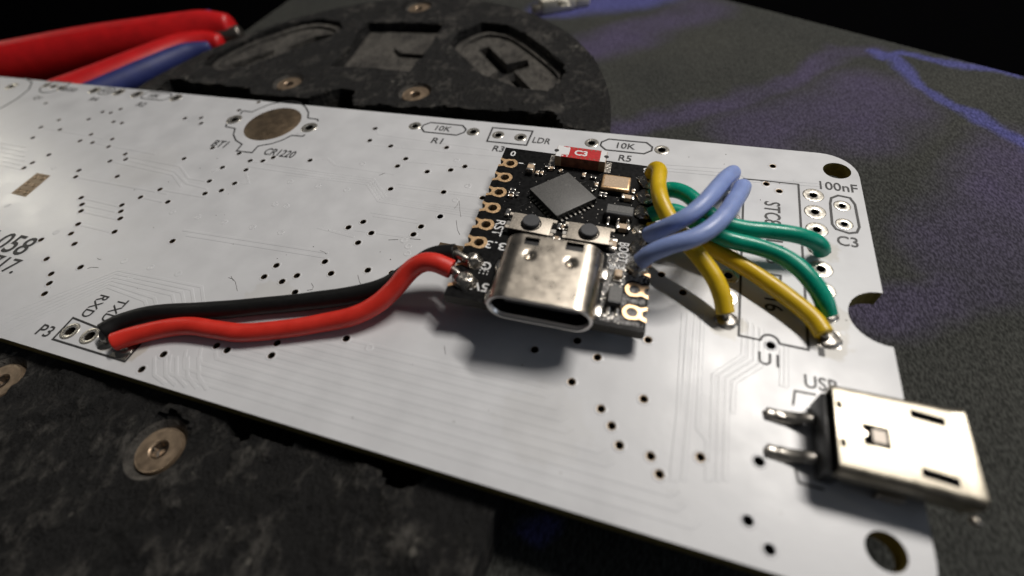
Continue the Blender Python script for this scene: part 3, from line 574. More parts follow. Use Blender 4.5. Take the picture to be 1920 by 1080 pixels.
bt = lathe('battery_contact', [(0.001, .02), (4.02, .02), (4.06, .0)], 'drab', None, (-68.3, 20.0, 0), 48); onboard(bt)
for rect in PADRECT:
    q = sheet('test_pad', [rect], .0, .03, 'drab'); onboard(q)
    a, b2, c, d = [Vector(v) for v in rect]
    for i in range(3):
        for j in range(2 if rect is PADRECT[0] else 1):
            t, s = (i + .5) / 3, (j + .5) / (2 if rect is PADRECT[0] else 1)
            p = a.lerp(b2, t).lerp(d.lerp(c, t), s)
            onboard(lathe('ring', [(.42, .03), (.38, .09), (.28, .09), (.24, .035), (.02, .04)], 'drab', None, (p.x, p.y, .0), 16))
# traces and via rims under the mask (too fine to pick apart)
bm = bmesh.new()
gaps = [(p[0], p[1], .50) for p in VIAS + BIGVIAS] + [(q[0][0], q[0][1], q[1] + .15) for q in pads]
def clipped(pts):
    runs, cur = [], []
    for a, c in zip(pts[:-1], pts[1:]):
        a, c = Vector(a), Vector(c); n = max(1, int((c - a).length / .2))
        for j in range(n + 1):
            q = a.lerp(c, j / n)
            if any(abs(q.x - g[0]) < g[2] and math.hypot(q.x - g[0], q.y - g[1]) < g[2] for g in gaps):
                if len(cur) > 2: runs.append(cur)
                cur = []
            elif not cur or (cur[-1] - q).length > .05: cur.append(q)
    if len(cur) > 2: runs.append(cur)
    out = []
    for rn in runs:     # keep only the corners
        keep = [rn[0]] + [rn[i] for i in range(1, len(rn) - 1) if abs((rn[i] - rn[i - 1]).normalized().cross((rn[i + 1] - rn[i]).normalized())) > .02] + [rn[-1]]
        if (keep[0] - keep[-1]).length > .5: out.append([(q.x, q.y) for q in keep])
    return out
for i, tr in enumerate(TRACES):
    for run in clipped(tr): ribbon_bm(bm, run, .26, -.01, .016 + .00018 * i, .07)
for k in range(10):
    y = -16.9 + k * .80; x1 = [-9, -10, -10.5, -14.9, -15.6, -18.2, -18.8, -19.4, -20.3, -20.3][k]
    for run in clipped([(-53.5 + k * 1.1 - .7, y + 1.6), (-53.5 + k * 1.1, y + .6), (-52.9 + k * 1.1, y), (x1, y), (x1 + .5, y + .5)]): ribbon_bm(bm, run, .26, -.01, .0155 - .0002 * k, .07)
bmesh.ops.recalc_face_normals(bm, faces=bm.faces)
t_ = obm('copper_traces', bm, 'mask', None, smooth=None); t_['kind'] = 'stuff'; onboard(t_)
bm = bmesh.new()
for p in VIAS + BIGVIAS:
    n = 16; prev = None; rows = []
    for rr, z in ((.34, .001), (.38, .030), (.46, .030), (.54, -.004)):
        rows.append([bm.verts.new((p[0] + rr * math.cos(2 * math.pi * i / n), p[1] + rr * math.sin(2 * math.pi * i / n), z)) for i in range(n)])
    for a, b2 in zip(rows[:-1], rows[1:]):
        for i in range(n): bm.faces.new((a[i], b2[i], b2[(i + 1) % n], a[(i + 1) % n]))
bmesh.ops.recalc_face_normals(bm, faces=bm.faces)
t_ = obm('via_rims', bm, 'mask', None, smooth=60); t_['kind'] = 'stuff'; onboard(t_)
bm = bmesh.new()
for p, r0 in [(q, .297) for q in VIAS] + [(q, .417) for q in BIGVIAS]:
    n = 16; rows = []
    for rr, z in ((r0, -.2), (r0, .006), (r0 + .045, .012), (r0 + .05, -.002)):
        rows.append([bm.verts.new((p[0] + rr * math.cos(2 * math.pi * i / n), p[1] + rr * math.sin(2 * math.pi * i / n), z)) for i in range(n)])
    for a, b2 in zip(rows[:-1], rows[1:]):
        for i in range(n): bm.faces.new((a[i], b2[i], b2[(i + 1) % n], a[(i + 1) % n]))
bmesh.ops.recalc_face_normals(bm, faces=bm.faces)
t_ = obm('via_plating', bm, 'drab', None, smooth=60); t_['kind'] = 'stuff'; onboard(t_)
for p in DIMPLES: onboard(lathe('filled_via', [(.42, .0), (.36, .025), (.24, .02), (.16, -.0), (.02, .012)], 'mask_plain', None, (p[0], p[1], .003), 14))
# black print
SZ = .03
def silk(name, pts, w=.16, closed=False, z1=SZ): return onboard(line(name, pts, w, 'silk', None, .0, z1, closed))
def stxt(s, at, w=None, h=None, rot=0., bold=.012): return onboard(text('lettering', s, at, 'silk', None, w, h, rot, SZ, bold))
def octo(x0, x1, y0, y1, c): return [(x0 + c, y0), (x1 - c, y0), (x1, y0 + c), (x1, y1 - c), (x1 - c, y1), (x0 + c, y1), (x0, y1 - c), (x0, y0 + c)]
for pr_ in (R1P, R5P):
    (xa, ya), (xb, yb) = pr_; y = (ya + yb) / 2
    silk('outline', octo(xa + 1.12, xb - 1.12, y - 1.1, y + 1.1, .75), .21, True)
    stxt('10K', ((xa + xb) / 2, y + .02), 2.15, 1.12)
stxt('R1', tR1, 1.45, 1.15); stxt('R3', tR3, 1.45, 1.15); stxt('R5', tR5, 1.45, 1.15)
silk('outline', LDRBOX, .21, True); stxt('LDR', tLDR, 2.25, 1.15)
silk('outline', HDRBOX, .20, True)
stxt('P3', tP3, 1.7, 1.25)
R90 = -math.pi / 2
stxt('RXD', tRXD, 2.75, 1.2, R90); stxt('TXD', tTXD, 2.75, 1.2, R90); stxt('GND', (tG[0] + .1, tG[1] - 1.0), 2.75, 1.2, R90)
d = DIPOUT
nc = (-4.15, (d[2][1] + d[3][1]) / 2)
silk('outline', circ(nc, .68, 14, 0, math.pi)[::-1], .2)
silk('outline', [(nc[0] - .68, nc[1]), d[3], d[0], d[1], d[2], (nc[0] + .68, nc[1])], .2)
stxt('STC8', (tSTC[0], tSTC[1] - 1.35), 3.4, 1.5, R90)
stxt('H1K08', (tSTC[0] + .1, 9.6), 4.4, 1.5, R90); stxt('DIP16', (tSTC[0] - .1, 4.0), 4.3, 1.5, R90)
silk('outline', C3OUT, .23, True); stxt('100nF', (t100[0] - .15, t100[1]), 3.45, 1.3); stxt('C3', tC3, 1.75, 1.3)
stxt('U1', tU1, 1.5, 1.15); stxt('USB', (tUSB[0] + .35, tUSB[1] - .1), 2.3, 1.15); stxt('1', t1, .45, .8)
for l in USBOUT: silk('outline', l, .16)
for l in BATOUT: silk('outline', l, .20)
stxt('CR1220', tCR, 4.7, 1.45); stxt('BT1', tBT, 2.3, 1.45)
for pr_ in (R4P[:2], R4P[2:]):
    (xa, ya), (xb, yb) = pr_; y = (ya + yb) / 2
    silk('outline', octo(xa + 1.3, xb - 1.3, y - 1.0, y + 1.0, .6), .17, True)
stxt('472', t472, 2.0, 1.0); stxt('10K', t10K2, 2.0, 1.0); stxt('R4', tR4, 1.6, 1.1); stxt('R2', tR2, 1.6, 1.1); stxt('8550', t8550, 3.3, 1.1); stxt('Q1', tQ1, 1.6, 1.1)
qx, qy = Q1P[1]
silk('outline', circ((qx, qy + .5), 2.6, 20, math.pi * 1.0, math.pi * 2.0) + [(qx + 2.2, qy + 1.6), (qx - 1.6, qy + 1.6)], .2, True)
silk('outline', BUZARC, .22)
ux = Vector((t058b[0] - t058a[0], 0)).length
stxt('H-058', (t058b[0] - 5.9, t058b[1] + .2), 9.0, 2.8); stxt('0717.', (t717[0] - 3.4, t717[1] - .2), 6.0, 2.0)
# micro USB socket soldered to the right-hand edge
mu = empty('micro_usb_socket', (2.5, -9.1, 0)); tag(mu, 'silver micro USB socket overhanging the board edge'); onboard(mu)
def mloc(x, y, z=0): return (x - 2.5, y + 9.1, z)
UX0, UX1, UY0, UY1, UH = -1.25, 6.15, -12.1, -5.95, 3.12
# shell: rounded tube section in y-z, open towards +x, roof openings are dark plates with their shade painted in
def shell_sec(k, n=5):
    y0, y1, z0, z1 = UY0 + k, UY1 - k, .35 + k, UH - k; rr = .5 - k * .5; o_ = []
    for cx, cz, a0 in ((y1 - rr, z1 - rr, 0), (y0 + rr, z1 - rr, 90), (y0 + rr + .35, z0 + rr, 180), (y1 - rr - .35, z0 + rr, 270)):
        for i in range(n + 1):
            a = math.radians(a0 + 90 * i / n); o_.append((cx + rr * math.cos(a), cz + rr * math.sin(a)))
    return o_
sec_o, sec_i = shell_sec(0), shell_sec(.22); ns = len(sec_o); v, f = [], []
stations = [(UX0, 0), (UX0 + .12, 0), (UX1 - .8, 0), (UX1 - .25, .04), (UX1, .12)]
for x, fl in stations:
    for y, z in sec_o: cy, cz = (UY0 + UY1) / 2, 1.65; v.append((x, y + (fl if y > cy else -fl), z + (fl if z > cz else -fl)))
for x, fl in stations[::-1]:
    for y, z in sec_i: cy, cz = (UY0 + UY1) / 2, 1.65; v.append((x, y + (fl if y > cy else -fl), z + (fl if z > cz else -fl)))
K = len(stations) * 2
for i in range(K):
    for j in range(ns):
        f.append((i * ns + j, i * ns + (j + 1) % ns, ((i + 1) % K) * ns + (j + 1) % ns, ((i + 1) % K) * ns + j))
sh = raw('shell', [(a - 2.5, b2 + 9.1, c) for a, b2, c in v], f, 'cream_nickel', mu, None, 35)
bmx = bmesh.new(); bmx.from_mesh(sh.data); bmesh.ops.recalc_face_normals(bmx, faces=bmx.faces); bmx.to_mesh(sh.data); bmx.free()
obm('housing', bbox(1.0, 5.6, 2.1, .15, 2, at=mloc(-1.15, -9.1, .1)), 'plastic', mu)
obm('insulator', bbox(4.6, 4.2, .7, .08, 1, at=mloc(2.9, -9.1, 1.3)), 'plastic', mu)
for (x, y, rz) in ((4.05, -7.15, -.10), (4.05, -11.0, -.10)):
    obm('spring_slot_shade', bbox(1.9, .6, .05, .02, 1, rot=rz, at=mloc(x, y, UH - .02)), 'slot_shade', mu)
obm('latch_window_shade', bbox(1.5, 1.45, .04, .0, 1, at=mloc(.95, -9.25, UH - .02)), 'slot_shade', mu)
obm('latch_tab', bbox(.8, .9, .05, .02, 1, at=mloc(1.12, -9.25, UH + .0)), 'steel', mu)
obm('latch_tab', bbox(.35, .35, .05, .02, 1, rot=.7, at=mloc(.25, -9.25, UH + .0)), 'nickel', mu)
for y in (-7.55, -10.2):
    obm('notch', bbox(.35, .55, .06, .02, 1, at=mloc(-.98, y, UH - .03)), 'slot_shade', mu)  # dark plate painted as the shade of an opening
for y in (-7.8, -10.6):
    tube('lead', [mloc(-1.7, y, .85), mloc(-2.2, y, .75), mloc(-2.9, y + .03, .45), mloc(-3.6, y + .05, .28), mloc(-4.5, y + .08, .22)], .42, 'lead', mu, 12, 6, .2, flat=.45)
    blob('solder_fillet', mloc(-3.4, y + .05, 0), 1.35, .55, .5, 'lead', mu, seed=int(-y * 7), rough=.12)
for y in (-6.4, -11.9): obm('mounting_tab', bbox(1.5, .3, 1.0, .05, 1, at=mloc(2.5, y, -.2)), 'nickel', mu)
blob('flange_corner', mloc(6.45, -12.35, 1.2), .32, .3, .3, 'nickel', mu, 3)
# fluff
bm = bmesh.new()
for fb in FIBRES:
    ribbon_bm(bm, fb, .012, .02, .045, .008)
rnd = random.Random(3)
for i in range(70):
    x, y, s = rnd.uniform(-85, 2), rnd.uniform(-17, 24), rnd.uniform(.03, .085)
    bbox(s, s * rnd.uniform(.6, 1.6), s * .5, 0, 1, rnd.uniform(0, 3), (x, y, .01), bm)
du = obm('dust', bm, 'fibre', None, smooth=None); tag(du, 'scattered dark lint and dust specks on the white board', 'dust', kind='stuff')
# ---------------------------------------------------------------- the small black module board
mini = empty('microcontroller_board', (0, 0, 0))
mini.matrix_world = Matrix.Translation((-22.77, 5.25, 2.75)) @ Matrix(((0.99539, -0.06187, 0.07330), (0.06126, 0.99807, 0.01055), (-0.07381, -0.00601, 0.99725))).to_4x4() @ Matrix.Scale(.94, 4)
tag(mini, 'small black module with USB socket held above the white board by its wires', 'microcontroller board')
HY = [8.89 - 2.54 * i for i in range(8)]; EX = 8.88; YB, YF = 11.75, -10.75
ol = [(-EX, YF), (EX, YF)]
for y in HY[::-1]: ol += circ((EX, y), .42, 10, -math.pi / 2, -3 * math.pi / 2)
ol += [(EX, YB), (-EX, YB)]
for y in HY: ol += circ((-EX, y), .42, 10, math.pi / 2, -math.pi / 2)
hs = [circ((sx * 7.62, y), .49, 18) for sx in (-1, 1) for y in HY]
sheet('board', [ol] + hs, -1.05, 0, 'blackmask', mini, 'blackedge')
dd = EX - 7.62
padl = circ((0, 0), .84, 14, math.pi / 2 + .35, 3 * math.pi / 2 - .35) + [(.30, -.74), (.62, -.60), (dd - .45, -.64), (dd, -.82)] + circ((dd, 0), .43, 10, -math.pi / 2, -3 * math.pi / 2) + [(dd, .82), (dd - .45, .64), (.62, .60), (.30, .74)]
gp = None
for sx in (-1, 1):
    for i, y in enumerate(HY):
        if gp is None: o = sheet('edge_pad', [padl, circ((0, 0), .49, 18)], 0, .04, 'gold', mini); gp = o.data
        else: o = bpy.data.objects.new('edge_pad', gp); COL.objects.link(o); o.parent = mini
        o.location = (sx * 7.62, y, 0.004)
        if sx < 0: o.rotation_euler.z = math.pi
        b2 = lathe('plated_hole', [(.49, .02), (.45, -.02), (.45, -1.04)], 'barrel', mini, (sx * 7.62, y, 0), 18)
# USB-C socket
uc = empty('usb_c_socket', (0, -8.2, 0), mini); tag(uc, 'nickel USB-C socket with smudged roof')
W2, H2, UYF, UYB = 4.47, 3.2, -3.85, 3.45
def ucsec(k, n=14):
    rr = H2 / 2 - k; hw = W2 - H2 / 2; o_ = []
    for i in range(9): o_.append((hw - 2 * hw * (i / 8.), H2 / 2 + rr))         # roof, right to left
    o_ = o_[:-1]
    for i in range(n + 1): a = math.pi / 2 + math.pi * i / n; o_.append((-hw + rr * math.cos(a), H2 / 2 + rr * math.sin(a)))
    for i in range(1, 8): o_.append((-hw + 2 * hw * i / 8., H2 / 2 - rr))
    for i in range(n + 1): a = -math.pi / 2 + math.pi * i / n; o_.append((hw + rr * math.cos(a), H2 / 2 + rr * math.sin(a)))
    return o_
def dense_sec(k, nr=44, n=16):
    rr = H2 / 2 - k; hw = W2 - H2 / 2; o_ = []
    for i in range(nr): o_.append((hw - 2 * hw * i / nr, H2 / 2 + rr))
    for i in range(n): a = math.pi / 2 + math.pi * i / n; o_.append((-hw + rr * math.cos(a), H2 / 2 + rr * math.sin(a)))
    for i in range(8): o_.append((-hw + 2 * hw * i / 8, H2 / 2 - rr))
    for i in range(n): a = -math.pi / 2 + math.pi * i / n; o_.append((hw + rr * math.cos(a), H2 / 2 + rr * math.sin(a)))
    return o_
so = dense_sec(0); NS = len(so); NY = 64; v, f = [], []
def dent(x, y):
    z = 0
    for cx, cy in ((-1.82, 1.08), (1.80, 1.02)):
        r2 = ((x - cx) / .34) ** 2 + ((y - cy) / .36) ** 2; z -= .34 * math.exp(-r2)
        z += .05 * math.exp(-((x - cx) / .5) ** 2 - ((y - cy + .1) / .3) ** 2) * 0
    return z
for j in range(NY + 1):
    y = UYF + .1 + (UYB - UYF - .1) * j / NY
    for x, z in so: v.append((x, y, z + (dent(x, y) if z > H2 - .01 else 0)))
cuts = ((-2.55, -1.25, 2.25, 3.1), (1.1, 2.6, 2.35, 3.3))
for j in range(NY):
    y = UYF + .1 + (UYB - UYF - .1) * (j + .5) / NY
    for i in range(NS):
        a, b2 = so[i], so[(i + 1) % NS]
        if a[1] > H2 - .01 and b2[1] > H2 - .01 and any(c[0] < (a[0] + b2[0]) / 2 < c[1] and c[2] < y < c[3] for c in cuts): continue
        f.append((j * NS + i, j * NS + (i + 1) % NS, (j + 1) * NS + (i + 1) % NS, (j + 1) * NS + i))
shl = raw('shell', v, f, 'nickel', uc, None, 60)
# rolled lip and inner wall
lipv, lipf = [], []
for k, y in ((0, UYF + .1), (.04, UYF + .03), (.12, UYF), (.22, UYF + .02), (.30, UYF + .10), (.31, UYF + 6.2)):
    for x, z in ucsec(k): lipv.append((x, y, z))
nl = len(ucsec(0))
for j in range(5):
    for i in range(nl): lipf.append((j * nl + i, j * nl + (i + 1) % nl, (j + 1) * nl + (i + 1) % nl, (j + 1) * nl + i))
raw('lip', lipv, lipf, 'lip', uc, None, 60)
bv = []; 
for k, y in ((.32, UYF + .45), (.32, UYB - .2)):
    for x, z in ucsec(k): bv.append((x, y, z))
bk = [(i, (i + 1) % nl, nl + (i + 1) % nl, nl + i) for i in range(nl)] + [tuple(nl + i for i in range(nl))]
raw('cavity_liner', bv, bk, 'plastic', uc, None, 60)
obm('tongue', bbox(6.4, 5.2, .75, .12, 2, at=(0, -.35, 1.22)), 'tongue', uc)
raw('back_cap', [(x, UYB - .02, z) for x, z in ucsec(.1)], [tuple(range(nl))], 'plastic', uc)
obm('core', bbox(6.6, .9, 2.4, .05, 1, at=(0, 2.75, .3)), 'plastic', uc)
for x, y in ((-4.75, 1.8), (-4.75, -1.9), (4.75, 2.9), (4.72, -1.35)):
    t = lathe('mounting_tab', [(.05, .32), (.30, .34), (.42, .28), (.48, .05), (.5, 0)], 'capend', uc, (x, y, .01), 20, 1., 1.75)
# main chip, turned 45 degrees
ch = empty('main_chip', (-.80, 4.17, 0), mini); ch.rotation_euler.z = math.radians(45.5)
obm('body', bbox(4.98, 4.98, .42, .0, 1, at=(0, 0, .30)), 'chipside', ch, smooth=None)
obm('top', bbox(4.98, 4.98, .12, .035, 2, at=(0, 0, .722)), 'epoxy', ch)
obm('foot', bbox(4.9, 4.9, .3, .0, 1, at=(0, 0, .0)), 'chipside', ch, smooth=None)
lathe('orientation_dot', [(.001, .0), (.20, .0), (.27, .012), (.33, .0)], 'epoxy', ch, (1.15, .75, .845), 20)
pm = None
for side in range(4):
    for i in range(8):
        if pm is None: o = obm('pin', bbox(.24, .42, .16, .02, 1), 'capend', ch, smooth=None); pm = o.data
        else: o = bpy.data.objects.new('pin', pm); COL.objects.link(o); o.parent = ch
        p = Matrix.Rotation(side * math.pi / 2, 3, 'Z') @ Vector((-1.95 + i * .557, -2.62, .0))
        o.location = p + Vector((0, 0, .006)); o.rotation_euler.z = side * math.pi / 2
# ceramic antenna with red print
an = empty('chip_antenna', (0.13, 10.6, 0), mini); tag(an, 'red printed ceramic antenna')
obm('body', bbox(5.2, 2.0, 1.28, .04, 1, at=(0, 0, .02)), 'antbody', an)
obm('printed_top', bbox(4.5, 1.96, .03, .0, 1, at=(0, 0, 1.302)), 'red', an, smooth=None)
for x in (-2.62, 2.62):
    obm('end_cap', bbox(.72, 2.04, 1.30, .05, 2, at=(x * .93, 0, .015)), 'ceramic', an)
    obm('end_print', bbox(.62, 1.98, .03, .0, 1, at=(x * .93, 0, 1.318)), 'white', an, smooth=None)
    lathe('end_notch', [(.001, .0), (.26, .0), (.27, -.03)], 'chipside', an, (x * 1.06, 0, 1.352), 14)
    obm('solder_land', bbox(.75, 1.9, .05, .02, 1, at=(x * 1.19, -.12, .005)), 'solder', an)
obm('white_block', bbox(.82, 1.35, .02, .0, 1, at=(-1.75, .1, 1.334)), 'white', an, smooth=None)
text('lettering', 'C3', (-.05, .05), 'white', an, 1.45, .95, 0, 1.345, .035)
dm = None
for i in range(9):
    for j in (-1, 1):
        if i in (0, 1): mm = 'white'
        else: mm = 'chipside' if False else 'antbody'
        lathe('print_dot', [(.001, .004), (.10, .004), (.11, 0)], mm, an, (-2.0 + i * .5, j * .78, 1.345), 10)
# crystal
xt = empty('crystal', (4.42, 7.25, 0), mini)
obm('base', bbox(3.15, 2.45, .42, .05, 1, at=(0, 0, .0)), 'chipside', xt)
obm('lid', bbox(3.0, 2.28, .42, .16, 3, at=(0, 0, .36)), 'gold', xt)
obm('lid_panel', bbox(2.5, 1.8, .03, .012, 1, at=(0, 0, .775)), 'cap', xt)
# regulator
rg = empty('voltage_regulator', (5.25, 2.65, 0), mini)
obm('body', bbox(2.75, 1.45, 1.0, .10, 1, at=(0, 0, .1)), 'greycap', rg)
obm('face', bbox(2.5, .95, .02, .0, 1, at=(0, .1, 1.10)), 'epoxy', rg, smooth=None)
for x in (-.95, 0, .95):
    tube('leg', [(x, -.7, .55), (x, -.95, .5), (x, -1.1, .15), (x, -1.5, .08)], .17, 'capend', rg, 8, 4, .1)
tube('leg', [(0, .7, .55), (0, .95, .5), (0, 1.1, .15), (0, 1.4, .08)], .17, 'capend', rg, 8, 4, .1)
# push buttons
for (x, y, rz) in ((-3.05, -.88, -.045), (2.66, -.92, .0)):
    bt_ = empty('push_button', (x, y, 0), mini); bt_.rotation_euler.z = rz
    obm('case', bbox(3.9, 2.2, .62, .04, 1, at=(0, 0, .0)), 'chipside', bt_)
    obm('cover_plate', bbox(4.1, 2.3, .16, .05, 2, at=(0, 0, .62)), 'btnplate', bt_)
    for sx in (-1, 1):
        for sy in (-1, 1): obm('plate_tab', bbox(.5, .42, .14, .04, 1, at=(sx * 2.2, sy * .92, .60)), 'btnplate', bt_)
        obm('terminal', bbox(.7, .55, .3, .04, 1, at=(sx * 2.2, 0, .01)), 'capend', bt_)
    lathe('plunger_ring', [(.90, .78), (1.0, .83), (1.04, .785)], 'chipside', bt_, None, 24)
    lathe('plunger', [(.86, .74), (.86, 1.2), (.79, 1.27), (.001, 1.275)], 'rubber', bt_, None, 28, smooth=35)
# small chip capacitors and resistors: x, y, length, width, height, turned, body
for (x, y, L, w_, h_, rz, bd) in (
    (-5.05, 8.0, 1.15, .75, .75, 1.5, 'cap'), (-4.25, 7.7, .62, .36, .3, 1.5, 'cap'), (-3.75, 7.75, .62, .36, .3, 1.5, 'cap'),
    (-2.9, 8.75, .75, .4, .35, .3, 'cap'), (-3.3, 9.0, .6, .35, .3, .3, 'greycap'), (.85, 8.35, .7, .4, .35, 1.5, 'cap'), (2.4, 7.0, .65, .38, .35, 1.5, 'cap'), (6.35, 6.75, .6, .38, .35, 1.5, 'cap'),
    (5.85, 5.55, 1.25, .62, .5, 0, 'cap'), (3.05, 5.55, .62, .38, .35, 1.5, 'greycap'), (3.5, 5.55, .62, .38, .35, 1.5, 'greycap'), (5.8, .95, 1.3, .7, .6, 0, 'cap'),
    (5.12, -1.55, 1.3, .7, .55, 1.57, 'cap'), (-6.2, 4.35, .6, .36, .3, 0, 'greycap'), (-6.25, 3.85, .6, .36, .3, 0, 'greycap'), (-6.2, 3.35, .6, .36, .3, 0, 'cap'), (-5.6, 3.7, .6, .36, .3, 1.5, 'greycap'), (-5.85, .75, .9, .4, .35, 1.5, 'greycap'),
    (-.35, -.1, .75, .36, .3, 1.5, 'greycap'), (.05, -.1, .75, .36, .3, 1.5, 'cap'), (.4, -.1, .75, .36, .3, 1.5, 'greycap'), (-.3, -1.9, .7, .5, .4, 0, 'cap'), (5.95, -6.55, .9, .45, .3, 0, 'greycap'), (1.9, 8.2, .6, .36, .3, 0, 'greycap'), (-1.8, 8.6, .55, .3, .3, .8, 'cap'), (2.2, 6.1, .55, .3, .3, .8, 'greycap')):
    c_ = empty('chip_component', (x, y, 0), mini); c_.rotation_euler.z = rz
    obm('body', bbox(L * .58, w_ * .96, h_ * .97, .02, 1), bd, c_)
    for s in (-1, 1): obm('end_cap', bbox(L * .24, w_, h_, .04, 2, at=(s * L * .40, 0, 0)), 'capend', c_)
    bm = bmesh.new(); bm.free()
# status light and diode near the front right
ld = empty('indicator_light', (6.0, -5.2, 0), mini)
obm('base', bbox(.75, 1.35, .25, .03, 1, at=(0, 0, 0)), 'capend', ld); obm('lens', bbox(.72, .9, .55, .14, 3, at=(0, 0, .12)), 'cap', ld)
di = empty('diode', (5.97, -8.2, 0), mini)
obm('body', bbox(1.25, 1.95, .95, .10, 1, at=(0, .2, .05)), 'plastic', di); obm('face', bbox(1.1, 1.55, .02, .0, 1, at=(0, .25, 1.0)), 'epoxy', di, smooth=None)
for s in (-.35, .35): tube('leg', [(s, -.7, .3), (s, -1.0, .25), (s, -1.2, .07), (s, -1.45, .06)], .15, 'capend', di, 8, 4, .1)
obm('terminal', bbox(.8, .6, .2, .04, 1, at=(0, 1.35, .02)), 'capend', di)
# flux left around the hand soldered right side
v, f = [], []; nx, ny = 30, 56; X0, X1, Y0, Y1 = 4.75, 8.75, -10.4, -1.9
for j in range(ny + 1):
    for i in range(nx + 1):
        x, y = X0 + (X1 - X0) * i / nx, Y0 + (Y1 - Y0) * j / ny
        e = min(1, min(i, nx - i) / 3, min(j, ny - j) / 4)
        h = .10 * noise.noise(Vector((x * 1.6, y * 1.6, 2))) + .05 * noise.noise(Vector((x * 4, y * 4, 5))) + .05
        for hy in HY:
            if math.hypot(x - 7.62, y - hy) < 1.05 or (x > 7.2 and abs(y - hy) < .95): h = -.05
        if h < .004 or e < .2: h = -.03
        v.append((x, y, h * e if h > 0 else -.03))
for j in range(ny):
    for i in range(nx): f.append((j * (nx + 1) + i, j * (nx + 1) + i + 1, (j + 1) * (nx + 1) + i + 1, (j + 1) * (nx + 1) + i))
fx = raw('flux_residue', v, f, 'flux', mini, None, 180); fx['kind'] = 'stuff'
# printed tracks on the module and tiny solder specks
bm = bmesh.new()
for k in range(4): ribbon_bm(bm, [(2.6 + k * .33, -.1 + k * .1), (2.6 + k * .33, 1.6 + k * .2), (3.2 + k * .35, 2.3 + k * .2)], .13, 0, .014, .03)
for k in range(5): ribbon_bm(bm, [(-6.6, 1.6 + k * .36), (-5.6 + k * .1, 1.6 + k * .36), (-4.6 + k * .25, 2.5 + k * .28)], .12, 0, .014, .03)
for k in range(4): ribbon_bm(bm, [(.5 + k * .5, 7.0 - k * .35), (1.2 + k * .4, 7.7 - k * .3), (2.3, 7.9 - k * .4)], .12, 0, .014, .03)
ribbon_bm(bm, [(0, 9.3), (-.2, 8.2), (-.8, 7.8)], .2, 0, .014, .03)
bmesh.ops.recalc_face_normals(bm, faces=bm.faces); t_ = obm('tracks', bm, 'blackmask', mini, smooth=None); t_['kind'] = 'stuff'
bm = bmesh.new(); rnd = random.Random(11)
for i in range(150):
    x, y = rnd.uniform(-6.8, 6.8), rnd.uniform(-.5, 9.6)
    if abs(x + .8) + abs(y - 4.17) < 3.7: continue
    s = rnd.uniform(.03, .10); bbox(s, s * rnd.uniform(.7, 1.8), .03, 0, 1, rnd.uniform(0, 3), (x, y, .0), bm)
for i in range(110):
    x, y = rnd.uniform(4.8, 6.7), rnd.uniform(-10.3, -1.0)
    s = rnd.uniform(.04, .16); bbox(s, s * rnd.uniform(.7, 2.0), rnd.uniform(.03, .12), .01, 1, rnd.uniform(0, 3), (x, y, .0), bm)
t_ = obm('solder_specks', bm, 'capend', mini, smooth=None); t_['kind'] = 'stuff'
# white print on the module
PI = math.pi
text('lettering', '0', (-7.75, 10.75), 'white', mini, .62, .95, PI, .012, .02)
text('lettering', '1', (-6.45, 9.2), 'white', mini, .55, .16, 0, .012, .02)
text('lettering', 'RST', (-6.25, -1.45), 'white', mini, 2.2, 1.0, R90, .012, .01)
text('lettering', '3.3', (-5.95, -3.85), 'white', mini, 2.1, 1.0, PI, .012, .01)
text('lettering', 'G', (-6.05, -6.6), 'white', mini, .85, 1.0, PI, .012, .01)
text('lettering', '5V', (-6.0, -9.1), 'white', mini, 1.6, 1.0, PI, .012, .01)
text('lettering', '5', (7.4, 10.95), 'white', mini, .55, .8, PI, .012, .01)
text('lettering', 'BOOT', (6.2, -2.2), 'white', mini, 2.6, .95, R90, .16, .01)
text('lettering', 'PWR', (5.75, -4.1), 'white', mini, 1.5, .7, PI, .13, .01)
k = 0
for y in (-7.2, -6.85, -7.55):
    for x in (-6.5, -6.1, -5.75): text('print_mark', '.', (x, y), 'white', mini, .14, .14, 0, .012)
# solder on the wired holes
for i in range(6):
    blob('solder_joint', (7.62 + (.05 if i < 3 else 0), HY[i], .01), .98, .92, .62 if i not in (3,) else .3, 'solder', mini, seed=i + 1, rough=.28)
for i, (rx, ry, rz) in ((6, (1.05, .80, .75)), (7, (1.15, .95, .85))):
    blob('solder_joint', (-7.45, HY[i], .01), rx, ry, rz, 'solder', mini, seed=i + 20, rough=.30)
# ---------------------------------------------------------------- wires
def wire(label, path, r, m, ends=(), core=None):
    root = empty('wire', path[0]); tag(root, label, 'wire', 'silicone jumper wires between the two boards')
    o = path[0]
    loc = lambda pts: [tuple(a - b for a, b in zip(p, o)) for p in pts]
    tube('insulation', loc(path), r, m, root, 28, 10, -1, wob=.06)
    for e in ends:
        if e: tube('bare_end', loc(e), .40 if r > .8 else .28, 'lead', root, 12, 5, .3)
    return root
MW = mini.matrix_world
def mp(x, y, z): return tuple(MW @ Vector((x, y, z)))
RB, RS = .85, .73
wire('thick black wire running behind the red one from the corner header to the module', BLACK, RB, 'w_black', [[BLACK[-1]] + EBLACK[1:], [BLACK[0], (HEADER[2][0] + .2, HEADER[2][1] + .1, .8), (HEADER[2][0], HEADER[2][1], -.3)]])
wire('thick red wire in front of the black one with a raised bend at the module', RED, RB, 'w_red', [[RED[-1]] + ERED[1:], [RED[0], (HEADER[3][0] + .1, HEADER[3][1] + .1, .7), (HEADER[3][0], HEADER[3][1], -.3)]])
